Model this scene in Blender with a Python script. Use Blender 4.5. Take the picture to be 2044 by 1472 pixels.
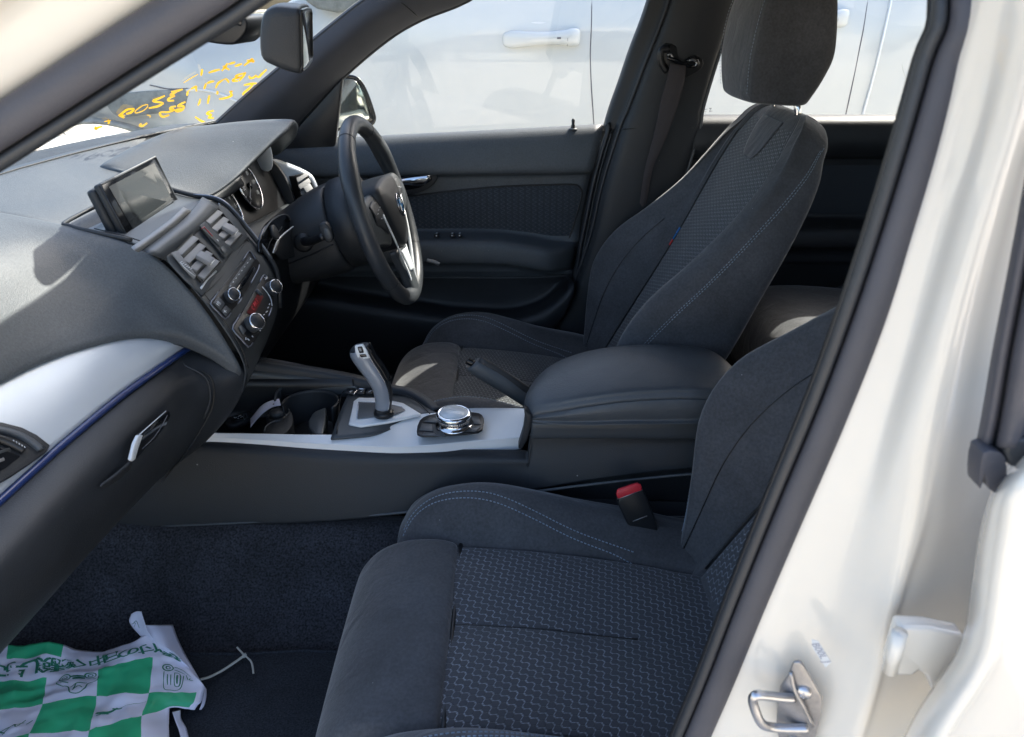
import bpy, bmesh, math, random
import numpy as np
from mathutils import Vector, Matrix, noise
random.seed(7)
for o in list(bpy.data.objects): bpy.data.objects.remove(o)
S = bpy.context.scene
C = S.collection
# ------------------------------------------------------------------ camera
CAMY, CAMZ, PITCH, FPX = -1.10, 1.22, math.radians(26.0), 1500.0
cd = bpy.data.cameras.new('camera'); cam = bpy.data.objects.new('camera', cd); C.objects.link(cam)
cam.location = (0, CAMY, CAMZ); cam.rotation_euler = (math.pi/2-PITCH, 0, 0)
cd.sensor_width = 36; cd.lens = 36*FPX/2044; cd.clip_start = 0.02; cd.clip_end = 500
cd.dof.use_dof = True; cd.dof.focus_distance = 1.35; cd.dof.aperture_fstop = 13.0
S.camera = cam
# ------------------------------------------------------------------ sky, sun, exposure
SUN_EL, SUN_AZ = math.radians(43.4), math.radians(41)   # azimuth of the sun direction, from +X towards +Y
w = bpy.data.worlds.new('World'); S.world = w; w.use_nodes = True
wn = w.node_tree; bg = wn.nodes['Background']
sky = wn.nodes.new('ShaderNodeTexSky'); sky.sky_type = 'NISHITA'; sky.sun_disc = False
sky.sun_elevation = SUN_EL; sky.sun_rotation = math.pi/2-SUN_AZ; sky.air_density = 1.0; sky.dust_density = 4.0; sky.ozone_density = 1.0
wn.links.new(sky.outputs[0], bg.inputs[0]); bg.inputs[1].default_value = 0.15
sd = bpy.data.lights.new('sun', 'SUN'); sun = bpy.data.objects.new('sun', sd); C.objects.link(sun)
sd.energy = 2.9; sd.angle = math.radians(0.55); sd.color = (1, .95, .87)
sv = Vector((math.cos(SUN_EL)*math.cos(SUN_AZ), math.cos(SUN_EL)*math.sin(SUN_AZ), math.sin(SUN_EL)))
sun.rotation_euler = sv.to_track_quat('Z', 'Y').to_euler(); sun.location = (0, 6, 12)
S.view_settings.view_transform = 'Standard'; S.view_settings.look = 'None'
S.view_settings.exposure = 1.85; S.view_settings.gamma = 1
S.render.engine = 'CYCLES'
S.cycles.max_bounces = 10; S.cycles.transparent_max_bounces = 16
# ------------------------------------------------------------------ projection: a pixel of the 2044 px photo to a point in the car
sp, cp = math.sin(PITCH), math.cos(PITCH)
def ray(u, v):
    a = (u-1022)/FPX; b = (736-v)/FPX
    return Vector((a, cp+b*sp, -sp+b*cp))
CAM = Vector((0, CAMY, CAMZ))
def P(u, v, X=None, Y=None, Z=None, pl=None, off=0.0):
    d = ray(u, v)
    if X is not None: t = X/d.x
    elif Y is not None: t = (Y-CAMY)/d.y
    elif Z is not None: t = (Z-CAMZ)/d.z
    else:
        p0, n = pl; p0 = p0+n*off; t = (p0-CAM).dot(n)/d.dot(n)
    return CAM+d*t
def plane3(a, b, c):
    a, b, c = Vector(a), Vector(b), Vector(c); n = (b-a).cross(c-a).normalized()
    if n.dot(CAM-a) < 0: n = -n
    return (a, n)
V = Vector
# ------------------------------------------------------------------ materials
MATS = {}
def newmat(name):
    m = bpy.data.materials.new(name); m.use_nodes = True; MATS[name] = m
    nt = m.node_tree; return m, nt, nt.nodes['Principled BSDF']
def N(nt, typ, **kw):
    n = nt.nodes.new(typ)
    for k, v in kw.items():
        if k.startswith('i_'):
            key = k[2:]; key = int(key) if key.isdigit() else key
            n.inputs[key].default_value = v
        else: setattr(n, k, v)
    return n
def math_n(nt, op, a, b=None, clamp=False):
    n = nt.nodes.new('ShaderNodeMath'); n.operation = op; n.use_clamp = clamp
    for i, x in enumerate((a, b)):
        if x is None: continue
        if isinstance(x, (int, float)): n.inputs[i].default_value = x
        else: nt.links.new(x, n.inputs[i])
    return n.outputs[0]
def plain(name, col, rough=.5, metal=0, bump=0, bscale=900, mottle=0, mscale=6, coat=0, sheen=0, spec=.5, rvar=0, fine=0, soft=0, specks=0):
    m, nt, b = newmat(name)
    b.inputs['Base Color'].default_value = (*col, 1); b.inputs['Roughness'].default_value = rough
    b.inputs['Metallic'].default_value = metal; b.inputs['Coat Weight'].default_value = coat
    b.inputs['Coat Roughness'].default_value = .04
    b.inputs['Sheen Weight'].default_value = sheen; b.inputs['Sheen Roughness'].default_value = .4
    b.inputs['Specular IOR Level'].default_value = spec
    tc = N(nt, 'ShaderNodeTexCoord')
    if mottle or rvar or fine:
        nz = N(nt, 'ShaderNodeTexNoise', i_Scale=mscale, i_Detail=5.0, i_Roughness=.65); nt.links.new(tc.outputs['Object'], nz.inputs['Vector'])
        f = nz.outputs['Fac']
        if fine:
            nf = N(nt, 'ShaderNodeTexNoise', i_Scale=bscale*.6, i_Detail=2.0); nt.links.new(tc.outputs['Object'], nf.inputs['Vector'])
        mr = N(nt, 'ShaderNodeMapRange', i_1=.3, i_2=.7, i_3=1-mottle, i_4=1+mottle); nt.links.new(f, mr.inputs[0])
        out = mr.outputs[0]
        if fine:
            m2 = N(nt, 'ShaderNodeMapRange', i_1=.3, i_2=.7, i_3=1-fine, i_4=1+fine); nt.links.new(nf.outputs['Fac'], m2.inputs[0])
            out = math_n(nt, 'MULTIPLY', out, m2.outputs[0])
        vm = N(nt, 'ShaderNodeVectorMath', operation='SCALE'); vm.inputs[0].default_value = col
        nt.links.new(out, vm.inputs['Scale']); nt.links.new(vm.outputs[0], b.inputs['Base Color'])
        if specks:   # lint and dust: rare pale dots
            vo = N(nt, 'ShaderNodeTexVoronoi', i_Scale=specks); nt.links.new(tc.outputs['Object'], vo.inputs['Vector'])
            sc_ = N(nt, 'ShaderNodeSeparateColor'); nt.links.new(vo.outputs['Color'], sc_.inputs[0])
            k1 = math_n(nt, 'MULTIPLY', math_n(nt, 'LESS_THAN', vo.outputs['Distance'], .055), math_n(nt, 'GREATER_THAN', sc_.outputs[0], .955))
            mx = N(nt, 'ShaderNodeMix', data_type='RGBA'); nt.links.new(math_n(nt, 'MULTIPLY', k1, .55), mx.inputs[0]); nt.links.new(vm.outputs[0], mx.inputs[6]); mx.inputs[7].default_value = (.42, .43, .42, 1)
            nt.links.new(mx.outputs[2], b.inputs['Base Color'])
        if rvar:
            m3 = N(nt, 'ShaderNodeMapRange', i_1=.3, i_2=.7, i_3=rough-rvar, i_4=rough+rvar); nt.links.new(f, m3.inputs[0]); nt.links.new(m3.outputs[0], b.inputs['Roughness'])
    if bump:
        n2 = N(nt, 'ShaderNodeTexNoise', i_Scale=bscale, i_Detail=3.0); nt.links.new(tc.outputs['Object'], n2.inputs['Vector'])
        bp = N(nt, 'ShaderNodeBump', i_Strength=bump, i_Distance=.0006); nt.links.new(n2.outputs['Fac'], bp.inputs['Height'])
        nt.links.new(bp.outputs[0], b.inputs['Normal'])
        if soft:     # slack and puckers in the covering
            n3 = N(nt, 'ShaderNodeTexNoise', i_Scale=17.0, i_Detail=4.0, i_Distortion=1.2); nt.links.new(tc.outputs['Object'], n3.inputs['Vector'])
            b2 = N(nt, 'ShaderNodeBump', i_Strength=soft, i_Distance=.006); nt.links.new(n3.outputs['Fac'], b2.inputs['Height']); nt.links.new(b2.outputs[0], bp.inputs['Normal'])
    return m
def glass(name, tint=(.93, .97, .95), ior=1.45, rough=0.0):
    m, nt, b = newmat(name); nt.nodes.remove(b)
    tr = N(nt, 'ShaderNodeBsdfTransparent'); tr.inputs[0].default_value = (*tint, 1)
    gl = N(nt, 'ShaderNodeBsdfGlossy'); gl.inputs['Roughness'].default_value = rough
    lw = N(nt, 'ShaderNodeLayerWeight', i_Blend=.5); mx = N(nt, 'ShaderNodeMixShader')
    fr = math_n(nt, 'ADD', math_n(nt, 'MULTIPLY', math_n(nt, 'POWER', lw.outputs['Facing'], 5.0), .85), .05, clamp=True)
    nt.links.new(fr, mx.inputs[0]); nt.links.new(tr.outputs[0], mx.inputs[1]); nt.links.new(gl.outputs[0], mx.inputs[2])
    nt.links.new(mx.outputs[0], nt.nodes['Material Output'].inputs[0])
    return m
plain('dash_plastic', (.072, .082, .091), .50, bump=.85, bscale=620, mottle=.14, mscale=7, rvar=.07, fine=.14, specks=55)
plain('dark_plastic', (.020, .023, .027), .50, bump=.75, bscale=700, mottle=.15, mscale=7, rvar=.07, specks=48)
plain('grey_plastic', (.070, .078, .086), .40, bump=.3, bscale=900, mottle=.08)
plain('black_plastic', (.010, .011, .013), .38, bump=.1)
plain('gloss_black', (.008, .009, .011), .10, spec=.6)
plain('stack_plastic', (.050, .057, .063), .36, bump=.15, bscale=1200, mottle=.06)
plain('vent_plastic', (.24, .245, .25), .5, bump=.2, bscale=900)
plain('rubber', (.060, .060, .072), .55, bump=.3, bscale=500, mottle=.15, mscale=9)
plain('rubber_trim', (.028, .031, .036), .45, bump=.3, bscale=700)
plain('leather', (.070, .078, .086), .40, bump=1.0, bscale=480, mottle=.08, mscale=9, rvar=.05, soft=.25)
plain('rim_leather', (.036, .041, .047), .40, bump=.35, bscale=650, mottle=.15, mscale=14, rvar=.07)
plain('suede', (.066, .068, .074), .85, bump=.5, bscale=420, mottle=.30, mscale=8, sheen=.35, fine=.18, soft=.55, specks=75)
plain('carpet', (.024, .026, .033), .95, bump=.9, bscale=520, mottle=.45, mscale=7, sheen=.25, fine=.8, specks=60)
plain('mat_carpet', (.020, .025, .033), .95, bump=.8, bscale=700, mottle=.2, mscale=12, fine=.6, specks=50)
plain('headliner', (.060, .062, .07), .9, bump=.5, bscale=500, mottle=.08)
plain('pillar_fabric', (.058, .060, .070), .85, bump=.4, bscale=600, mottle=.12, mscale=5, sheen=.2)
plain('silver', (.70, .735, .76), .38, metal=.12, bump=.12, bscale=600, mottle=.03)
plain('silver_paint', (.50, .55, .60), .42, metal=.30, bump=.25, bscale=1400, mottle=.02)
plain('chrome', (.75, .76, .78), .12, metal=1)
plain('bright_metal', (.55, .55, .57), .28, metal=1, bump=.3, bscale=60, mottle=.15, mscale=40)
plain('steel', (.36, .35, .35), .38, metal=.8, bump=.4, bscale=260, mottle=.25, mscale=50)
plain('rear_view_glass', (.22, .25, .23), .05, metal=1)
plain('white_paint', (.72, .68, .605), .24, coat=1.0, mottle=.03, mscale=4, bump=.05, bscale=200)
plain('suv_paint', (.51, .54, .55), .25, coat=1.0, mottle=.02, mscale=2)
plain('suv_dark', (.17, .19, .19), .6, mottle=.35, mscale=25, bump=.8, bscale=120)
plain('tyre', (.03, .03, .032), .8, bump=.5, bscale=100)
plain('blue_edge', (.012, .03, .12), .3, coat=.3)
plain('stitch', (.24, .30, .37), .7)
plain('stitch_dim', (.26, .31, .36), .8)
plain('red_plastic', (.62, .03, .045), .4)
plain('lcd_red', (.12, .004, .006), .3)
plain('mark_white', (.62, .64, .66), .5)
plain('dim_silver', (.20, .22, .27), .34, metal=.6)
plain('satin_metal', (.30, .33, .38), .30, metal=.35)
plain('print_grey', (.25, .26, .33), .6)
plain('mark_dark', (.09, .09, .11), .6)
plain('tag_paper', (.62, .60, .68), .7, mottle=.05, mscale=60)
plain('tie_nylon', (.45, .45, .40), .5)
plain('seatbelt', (.060, .052, .054), .8, bump=.8, bscale=1100, mottle=.1)
plain('blue_enamel', (.02, .16, .42), .25, coat=.6)
plain('white_enamel', (.7, .72, .72), .25, coat=.6)
plain('blue_tag', (.03, .16, .45), .7)
plain('red_tag', (.5, .03, .03), .7)
def paint_pen():
    m, nt, b = newmat('orange_paint'); b.inputs['Base Color'].default_value = (.95, .58, .03, 1); b.inputs['Roughness'].default_value = .6
    tl = N(nt, 'ShaderNodeBsdfTranslucent'); tl.inputs[0].default_value = (.95, .52, .03, 1); mx = N(nt, 'ShaderNodeMixShader', i_0=.6)
    nt.links.new(b.outputs[0], mx.inputs[1]); nt.links.new(tl.outputs[0], mx.inputs[2]); nt.links.new(mx.outputs[0], nt.nodes['Material Output'].inputs[0])
paint_pen()
plain('crumb', (.4, .38, .32), .8)
plain('clean_sticker', (.62, .64, .66), .5)
plain('brass_button', (.25, .2, .15), .4, metal=.4)
glass('window_glass', (.96, .985, .97)); glass('windshield_glass', (.95, .98, .965))
plain('mirror_glass', (.62, .66, .62), .09, metal=1)
def ground_mat():
    m, nt, b = newmat('ground_dirt'); tc = N(nt, 'ShaderNodeTexCoord')
    nz = N(nt, 'ShaderNodeTexNoise', i_Scale=3.0, i_Detail=10.0, i_Roughness=.7); nt.links.new(tc.outputs['Object'], nz.inputs['Vector'])
    cr = N(nt, 'ShaderNodeValToRGB'); cr.color_ramp.elements[0].color = (.42, .38, .31, 1); cr.color_ramp.elements[1].color = (.60, .55, .46, 1)
    cr.color_ramp.elements[0].position = .3; cr.color_ramp.elements[1].position = .7
    nt.links.new(nz.outputs['Fac'], cr.inputs[0]); nt.links.new(cr.outputs[0], b.inputs['Base Color']); b.inputs['Roughness'].default_value = .9
    bp = N(nt, 'ShaderNodeBump', i_Strength=.5, i_Distance=.02); nt.links.new(nz.outputs['Fac'], bp.inputs['Height']); nt.links.new(bp.outputs[0], b.inputs['Normal'])
ground_mat()
plain('film_back', (.74, .75, .88), .45)
plain('print_teal', (.02, .20, .12), .5)
plain('lcd', (.030, .034, .036), .07, spec=1.0)
def knit(name, base, line, p, q, lw, strength=1.0, second=.35, ang=0.0, sheen=.25):
    """knitted cloth: zig-zag threads over a dark ground, UV in metres"""
    m, nt, b = newmat(name)
    uv = N(nt, 'ShaderNodeUVMap'); mp = N(nt, 'ShaderNodeMapping'); mp.inputs['Rotation'].default_value = (0, 0, ang); nt.links.new(uv.outputs[0], mp.inputs[0])
    sx = N(nt, 'ShaderNodeSeparateXYZ'); nt.links.new(mp.outputs[0], sx.inputs[0]); X, Y = sx.outputs[0], sx.outputs[1]
    yy = math_n(nt, 'DIVIDE', Y, q); xx = math_n(nt, 'DIVIDE', X, p)
    # trapezoid wave in y (hexagon edge)
    tri = math_n(nt, 'ABSOLUTE', math_n(nt, 'SUBTRACT', math_n(nt, 'MULTIPLY', math_n(nt, 'FRACT', yy), 2.0), 1.0))
    tz = math_n(nt, 'MULTIPLY', math_n(nt, 'SUBTRACT', tri, .5), 2.2)
    mn = nt.nodes.new('ShaderNodeClamp'); nt.links.new(tz, mn.inputs[0]); mn.inputs[1].default_value = -.5; mn.inputs[2].default_value = .5
    wv = math_n(nt, 'MULTIPLY', mn.outputs[0], .5)
    def lines(sgn, offs):
        s = math_n(nt, 'ADD', xx, math_n(nt, 'MULTIPLY', wv, sgn)); s = math_n(nt, 'ADD', s, offs)
        f = math_n(nt, 'ABSOLUTE', math_n(nt, 'SUBTRACT', math_n(nt, 'FRACT', s), .5))
        mr = N(nt, 'ShaderNodeMapRange', interpolation_type='SMOOTHSTEP', i_1=lw, i_2=lw*.35, i_3=0.0, i_4=1.0); nt.links.new(f, mr.inputs[0]); return mr.outputs[0]
    l1 = lines(1.0, 0.0); l2 = lines(-1.0, 0.5)
    nz = N(nt, 'ShaderNodeTexNoise', i_Scale=40.0, i_Detail=3.0); nt.links.new(uv.outputs[0], nz.inputs['Vector'])
    k = N(nt, 'ShaderNodeMapRange', i_1=.3, i_2=.7, i_3=.45, i_4=1.1); nt.links.new(nz.outputs['Fac'], k.inputs[0])
    # thread twist breaks the line up
    tw = math_n(nt, 'MULTIPLY', math_n(nt, 'ADD', math_n(nt, 'SINE', math_n(nt, 'MULTIPLY', yy, 31.0)), 2.2), .31)
    f1 = math_n(nt, 'MULTIPLY', math_n(nt, 'MULTIPLY', l1, k.outputs[0]), math_n(nt, 'MULTIPLY', tw, strength), clamp=True)
    mx = N(nt, 'ShaderNodeMix', data_type='RGBA'); mx.inputs[6].default_value = (*base, 1); mx.inputs[7].default_value = (*line, 1)
    dk = N(nt, 'ShaderNodeMix', data_type='RGBA'); dk.inputs[7].default_value = tuple(c*.3 for c in base)+(1,)
    nt.links.new(math_n(nt, 'MULTIPLY', l2, second*1.6, clamp=True), dk.inputs[0]); dk.inputs[6].default_value = (*base, 1)
    nt.links.new(dk.outputs[2], mx.inputs[6]); nt.links.new(f1, mx.inputs[0]); nt.links.new(mx.outputs[2], b.inputs['Base Color'])
    b.inputs['Roughness'].default_value = .85; b.inputs['Sheen Weight'].default_value = sheen
    h = math_n(nt, 'SUBTRACT', math_n(nt, 'SUBTRACT', 1.0, math_n(nt, 'MULTIPLY', l1, .6)), math_n(nt, 'MULTIPLY', l2, .7))
    bp = N(nt, 'ShaderNodeBump', i_Strength=.8, i_Distance=.0012); nt.links.new(h, bp.inputs['Height']); nt.links.new(bp.outputs[0], b.inputs['Normal'])
    return m
knit('knit_blue', (.055, .058, .066), (.30, .325, .37), .0122, .0135, .12, 1.15, .45, math.radians(-35))
knit('knit_grey', (.040, .044, .048), (.28, .30, .32), .0090, .0120, .16, .9, .5, math.radians(20))
knit('knit_door', (.030, .038, .048), (.085, .098, .115), .0150, .0100, .17, 1.0, .5, 0.0)
# ------------------------------------------------------------------ geometry helpers
def link(o, parent=None):
    C.objects.link(o)
    if parent is not None:
        o.parent = parent
        if parent.type == 'EMPTY': o.matrix_parent_inverse = Matrix.Translation(-parent.location)
    return o
def mesh(name, vs, fs, mat, parent=None, smooth=True, uv=None, midx=None, bevel=0, bseg=3, solid=0, sub=0, ang=40, label=None):
    me = bpy.data.meshes.new(name); me.from_pydata([tuple(v) for v in vs], [], fs); me.validate()
    for mm in (mat if isinstance(mat, (list, tuple)) else [mat]): me.materials.append(MATS[mm])
    if uv is not None:
        ul = me.uv_layers.new(name='UVMap')
        for lp in me.loops: ul.data[lp.index].uv = uv[lp.vertex_index]
    if midx is not None:
        for p, k in zip(me.polygons, midx): p.material_index = k
    bm = bmesh.new(); bm.from_mesh(me); bmesh.ops.recalc_face_normals(bm, faces=bm.faces); bm.to_mesh(me); bm.free()
    me.polygons.foreach_set('use_smooth', [smooth]*len(me.polygons))
    o = bpy.data.objects.new(name, me); link(o, parent)
    if solid:
        md = o.modifiers.new('solid', 'SOLIDIFY'); md.thickness = solid; md.offset = 0
    if bevel:
        md = o.modifiers.new('bevel', 'BEVEL'); md.width = bevel; md.segments = bseg; md.limit_method = 'ANGLE'; md.angle_limit = math.radians(ang)
        md.harden_normals = False
    if sub:
        md = o.modifiers.new('sub', 'SUBSURF'); md.levels = sub; md.render_levels = sub
    if label: o['label'] = label
    return o
def cr(p0, p1, p2, p3, t):
    return .5*((2*p1)+(-p0+p2)*t+(2*p0-5*p1+4*p2-p3)*t*t+(-p0+3*p1-3*p2+p3)*t*t*t)
def smooth_line(pts, k, closed=False):
    A = np.array([tuple(p) for p in pts], float); n = len(A); out = []
    if closed:
        for i in range(n):
            for j in range(k): out.append(cr(A[(i-1) % n], A[i], A[(i+1) % n], A[(i+2) % n], j/k))
    else:
        E = np.vstack([2*A[0]-A[1], A, 2*A[-1]-A[-2]])
        for i in range(n-1):
            for j in range(k): out.append(cr(E[i], E[i+1], E[i+2], E[i+3], j/k))
        out.append(A[-1])
    return np.array(out)
def grid_faces(R, Cn, closed_c=False):
    fs = []
    for i in range(R-1):
        for j in range(Cn if closed_c else Cn-1):
            j2 = (j+1) % Cn; fs.append((i*Cn+j, i*Cn+j2, (i+1)*Cn+j2, (i+1)*Cn+j))
    return fs
def loft(name, rows, mat, parent=None, k=6, kr=None, closed=False, xf=None, uvf=None, matf=None, caps=False, solid=0, **kw):
    """rows of control points -> smooth sheet; closed: each row is a ring"""
    kr = kr or k
    R = [smooth_line(r, k, closed) for r in rows]
    Rn = np.array(R); cols = [smooth_line(Rn[:, j], kr) for j in range(Rn.shape[1])]
    G = np.array(cols).transpose(1, 0, 2); nr, nc = G.shape[:2]
    L = G.reshape(-1, 3); fs = grid_faces(nr, nc, closed)
    midx = None
    if matf: midx = [matf(*((L[f[0]]+L[f[1]]+L[f[2]]+L[f[3]])/4), *divmod(f[0], nc)) for f in fs]
    if caps:
        fs.append(tuple(range(nc))[::-1]); fs.append(tuple((nr-1)*nc+j for j in range(nc)))
        if midx is not None: midx += [0, 0]
    uv = [uvf(*p) for p in L] if uvf else None
    vs = [xf(V(p)) for p in L] if xf else L
    return mesh(name, vs, fs, mat, parent, uv=uv, midx=midx, solid=solid, **kw)
def sweep_data(pts, prof, closed=False, up=None, k=1, pclosed=True):
    """sweep a 2D profile [(a,b)] along pts; returns verts, faces"""
    A = smooth_line(pts, k, closed) if k > 1 else np.array([tuple(p) for p in pts], float)
    n = len(A); vs = []; prev = None
    for i in range(n):
        if closed: t = V(A[(i+1) % n]-A[i-1])
        else: t = V(A[min(i+1, n-1)]-A[max(i-1, 0)])
        if t.length < 1e-9: t = V((1, 0, 0))
        t.normalize()
        ref = V(up) if up is not None else (prev if prev is not None else (V((0, 0, 1)) if abs(t.z) < .9 else V((1, 0, 0))))
        e1 = ref - t*ref.dot(t)
        if e1.length < 1e-6: e1 = t.orthogonal()
        e1.normalize(); e2 = t.cross(e1); prev = e1
        pr = prof(i/(n-1)) if callable(prof) else prof
        for a, b in pr: vs.append(V(A[i])+e1*a+e2*b)
    m = len(pr); fs = []
    for i in range(n if closed else n-1):
        i2 = (i+1) % n
        for j in range(m if pclosed else m-1):
            j2 = (j+1) % m; fs.append((i*m+j, i*m+j2, i2*m+j2, i2*m+j))
    if not closed and pclosed: fs.append(tuple(range(m))[::-1]); fs.append(tuple((n-1)*m+j for j in range(m)))
    return vs, fs
def circ(r, n=12, r2=None):
    r2 = r2 or r; return [(r*math.cos(2*math.pi*i/n), r2*math.sin(2*math.pi*i/n)) for i in range(n)]
def tube(name, pts, r, mat, parent=None, closed=False, k=6, r2=None, up=None, seg=12, taper=None, **kw):
    if taper: prof = lambda t: circ(r*taper(t), seg, (r2 or r)*taper(t))
    else: prof = circ(r, seg, r2)
    vs, fs = sweep_data(pts, prof, closed, up, k); return mesh(name, vs, fs, mat, parent, **kw)
def plate(name, pts, th, mat, parent=None, bevel=.001, k=1, bseg=2, **kw):
    """prism: outline pts, pushed by vector th"""
    A = smooth_line(pts, k, True) if k > 1 else [V(p) for p in pts]; n = len(A); th = V(th)
    vs = [V(a) for a in A]+[V(a)+th for a in A]
    fs = [tuple(range(n)), tuple(range(2*n-1, n-1, -1))]+[(i, (i+1) % n, n+(i+1) % n, n+i) for i in range(n)]
    return mesh(name, vs, fs, mat, parent, smooth=k > 1 or bevel > 0, bevel=bevel, bseg=bseg, **kw)
def box_data(c, ax, dims):
    c = V(c); e = [V(a).normalized() for a in ax]; vs = []
    for i in (-1, 1):
        for j in (-1, 1):
            for k in (-1, 1): vs.append(c+e[0]*i*dims[0]/2+e[1]*j*dims[1]/2+e[2]*k*dims[2]/2)
    return vs, [(0, 1, 3, 2), (4, 6, 7, 5), (0, 4, 5, 1), (2, 3, 7, 6), (0, 2, 6, 4), (1, 5, 7, 3)]
AX = ((1, 0, 0), (0, 1, 0), (0, 0, 1))
def box(name, c, dims, mat, parent=None, ax=AX, bevel=.002, **kw):
    vs, fs = box_data(c, ax, dims); return mesh(name, vs, fs, mat, parent, bevel=bevel, **kw)
def multi(datas):
    vs, fs = [], []
    for a, b in datas:
        o = len(vs); vs += list(a); fs += [tuple(i+o for i in f) for f in b]
    return vs, fs
def lathe_data(c, axis, prof, n=32, up=None):
    c = V(c); w_ = V(axis).normalized(); u_ = (V(up)-w_*V(up).dot(w_)).normalized() if up else w_.orthogonal().normalized(); v_ = w_.cross(u_); vs = []
    for r, h in prof:
        for i in range(n):
            t = 2*math.pi*i/n; vs.append(c+w_*h+(u_*math.cos(t)+v_*math.sin(t))*r)
    fs = grid_faces(len(prof), n, True)
    fs.append(tuple(range(n))); fs.append(tuple((len(prof)-1)*n+i for i in range(n)))
    return vs, fs
def lathe(name, c, axis, prof, mat, parent=None, n=32, **kw):
    vs, fs = lathe_data(c, axis, prof, n); return mesh(name, vs, fs, mat, parent, **kw)
def dashes(name, pts, mat, parent, r=.0007, dash=.0035, gap=.0022, k=8, sides=5):
    A = smooth_line(pts, k); seg = np.linalg.norm(np.diff(A, axis=0), axis=1); L = np.concatenate([[0], np.cumsum(seg)])
    def at(s): i = min(np.searchsorted(L, s, 'right')-1, len(A)-2); f = (s-L[i])/max(seg[i], 1e-9); return A[i]*(1-f)+A[i+1]*f
    D = []; s = 0
    while s+dash < L[-1]:
        D.append(sweep_data([at(s), at(s+dash)], circ(r, sides))); s += dash+gap
    vs, fs = multi(D); return mesh(name, vs, fs, mat, parent)
def strip_stroke(pts, width, fn=None, k=4):
    """flat ribbon data in 2D mapped with fn"""
    A = smooth_line([(p[0], p[1], 0) for p in pts], k); vs = []; n = len(A)
    for i in range(n):
        t = A[min(i+1, n-1)]-A[max(i-1, 0)]; t = t/max(np.linalg.norm(t), 1e-9); nn = np.array([-t[1], t[0], 0])
        wd = width*(.6+.4*math.sin(math.pi*min(max(i/(n-1), .12), .88)))
        for s in (-.5, .5):
            q = A[i]+nn*s*wd; vs.append(fn(q[0], q[1]))
    return vs, [(2*i, 2*i+1, 2*i+3, 2*i+2) for i in range(n-1)]
def text_data(s, size, fn, bold=0):
    cu = bpy.data.curves.new('t', 'FONT'); cu.body = s; cu.size = size; cu.align_x = 'CENTER'; cu.align_y = 'CENTER'; cu.offset = bold; cu.resolution_u = 3
    o = bpy.data.objects.new('t', cu); C.objects.link(o); bpy.context.view_layer.update()
    dg = bpy.context.evaluated_depsgraph_get(); me = o.evaluated_get(dg).to_mesh()
    vs = [fn(v.co.x, v.co.y) for v in me.vertices]; fs = [tuple(p.vertices) for p in me.polygons]
    o.evaluated_get(dg).to_mesh_clear(); bpy.data.objects.remove(o); bpy.data.curves.remove(cu)
    return vs, fs
def thing(name, label, cat, loc=(0, 0, 0), group=None):
    o = bpy.data.objects.new(name, None); C.objects.link(o); o.location = loc; o.empty_display_size = .1
    o['label'] = label; o['category'] = cat
    if group: o['group'] = group
    return o
def tag(o, label, cat, group=None):
    o['label'] = label; o['category'] = cat
    if group: o['group'] = group
    return o
# ================================================================== ground
def ground():
    n = 60; vs = []; fs = []
    for i in range(n+1):
        for j in range(n+1):
            x = (i/n*2-1); y = (j/n*2-1); x = 150*x*abs(x)**1.5; y = 150*y*abs(y)**1.5
            vs.append((x, y, .012*noise.noise((x*.8, y*.8, 0))-.012))
    for i in range(n):
        for j in range(n): a = i*(n+1)+j; fs.append((a, a+n+1, a+n+2, a+1))
    o = mesh('ground', vs, fs, 'ground_dirt'); o['kind'] = 'structure'; o['label'] = 'pale dry dirt yard under the parked vehicles'
ground()
car = thing('car', 'white hatchback seen through its open front door, dark cabin with steering wheel and two seats', 'car')
# ================================================================== near side: white frame, seals, pillar
def loop3(pts): return [V(p) for p in pts]
# aperture seal path (centre line of the broad rubber lip), A pillar -> roof -> B pillar -> sill -> front
sealL = [P(-260, 418, Y=-.655), P(-120, 330, Y=-.655), P(0, 253, Y=-.655), P(120, 176, Y=-.655), P(236, 101, Y=-.655), P(345, 31, Y=-.655), P(420, -17, Y=-.655)]
dA = (sealL[-1]-sealL[-3]).normalized()
roof = [sealL[-1]+dA*.05, V((-.02, -.648, 1.285)), V((.10, -.645, 1.315)), V((.18, -.645, 1.315)), V((.215, -.655, 1.295))]
sealR = [P(1938, 0, Y=-.690), P(1901, 130, Y=-.692), P(1850, 300, Y=-.695), P(1792, 480, Y=-.697), P(1736, 640, Y=-.70), P(1668, 815, Y=-.70), P(1584, 1010, Y=-.70), P(1500, 1210, Y=-.70), P(1440, 1360, Y=-.70), P(1380, 1500, Y=-.70)]
dB = (sealR[-1]-sealR[-3]).normalized()
low = [sealR[-1]+dB*.12, V((.06, -.71, .44)), V((-.02, -.71, .405)), V((-.3, -.71, .40)), V((-.75, -.71, .41)), V((-.86, -.70, .50)), V((-.82, -.68, .80)), V((-.72, -.67, .93))]
path = [V(p) for p in sealL+roof+sealR+low]
cen = sum(path, V())/len(path)
def scl(t): return float(np.interp(t, [0, .24, .36, .70, .9, 1], [.80, .80, .70, .72, .8, .80]))
def sweep_loop(name, pts, prof, mat, shift=0.0, dy=0.0, k=5, **kw):
    A = [V(p) for p in smooth_line(pts, k, True)]
    n = len(A); Q = []
    for i in range(n):
        t = (A[(i+1) % n]-A[i-1]).normalized(); nn = V((0, 1, 0)).cross(t); nn.normalize()
        if nn.dot(cen-A[i]) < 0: nn = -nn
        Q.append(A[i]+nn*shift*scl(i/n)+V((0, dy, 0)))
    vs, fs = sweep_data(Q, lambda t: [(a*scl(t), b*scl(t)) for a, b in prof], True, (0, -1, 0)); return mesh(name, vs, fs, mat, car, **kw)
seal = sweep_loop('door_seal', path, circ(.0105, 14, .0135), 'rubber', 0.0)
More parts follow.
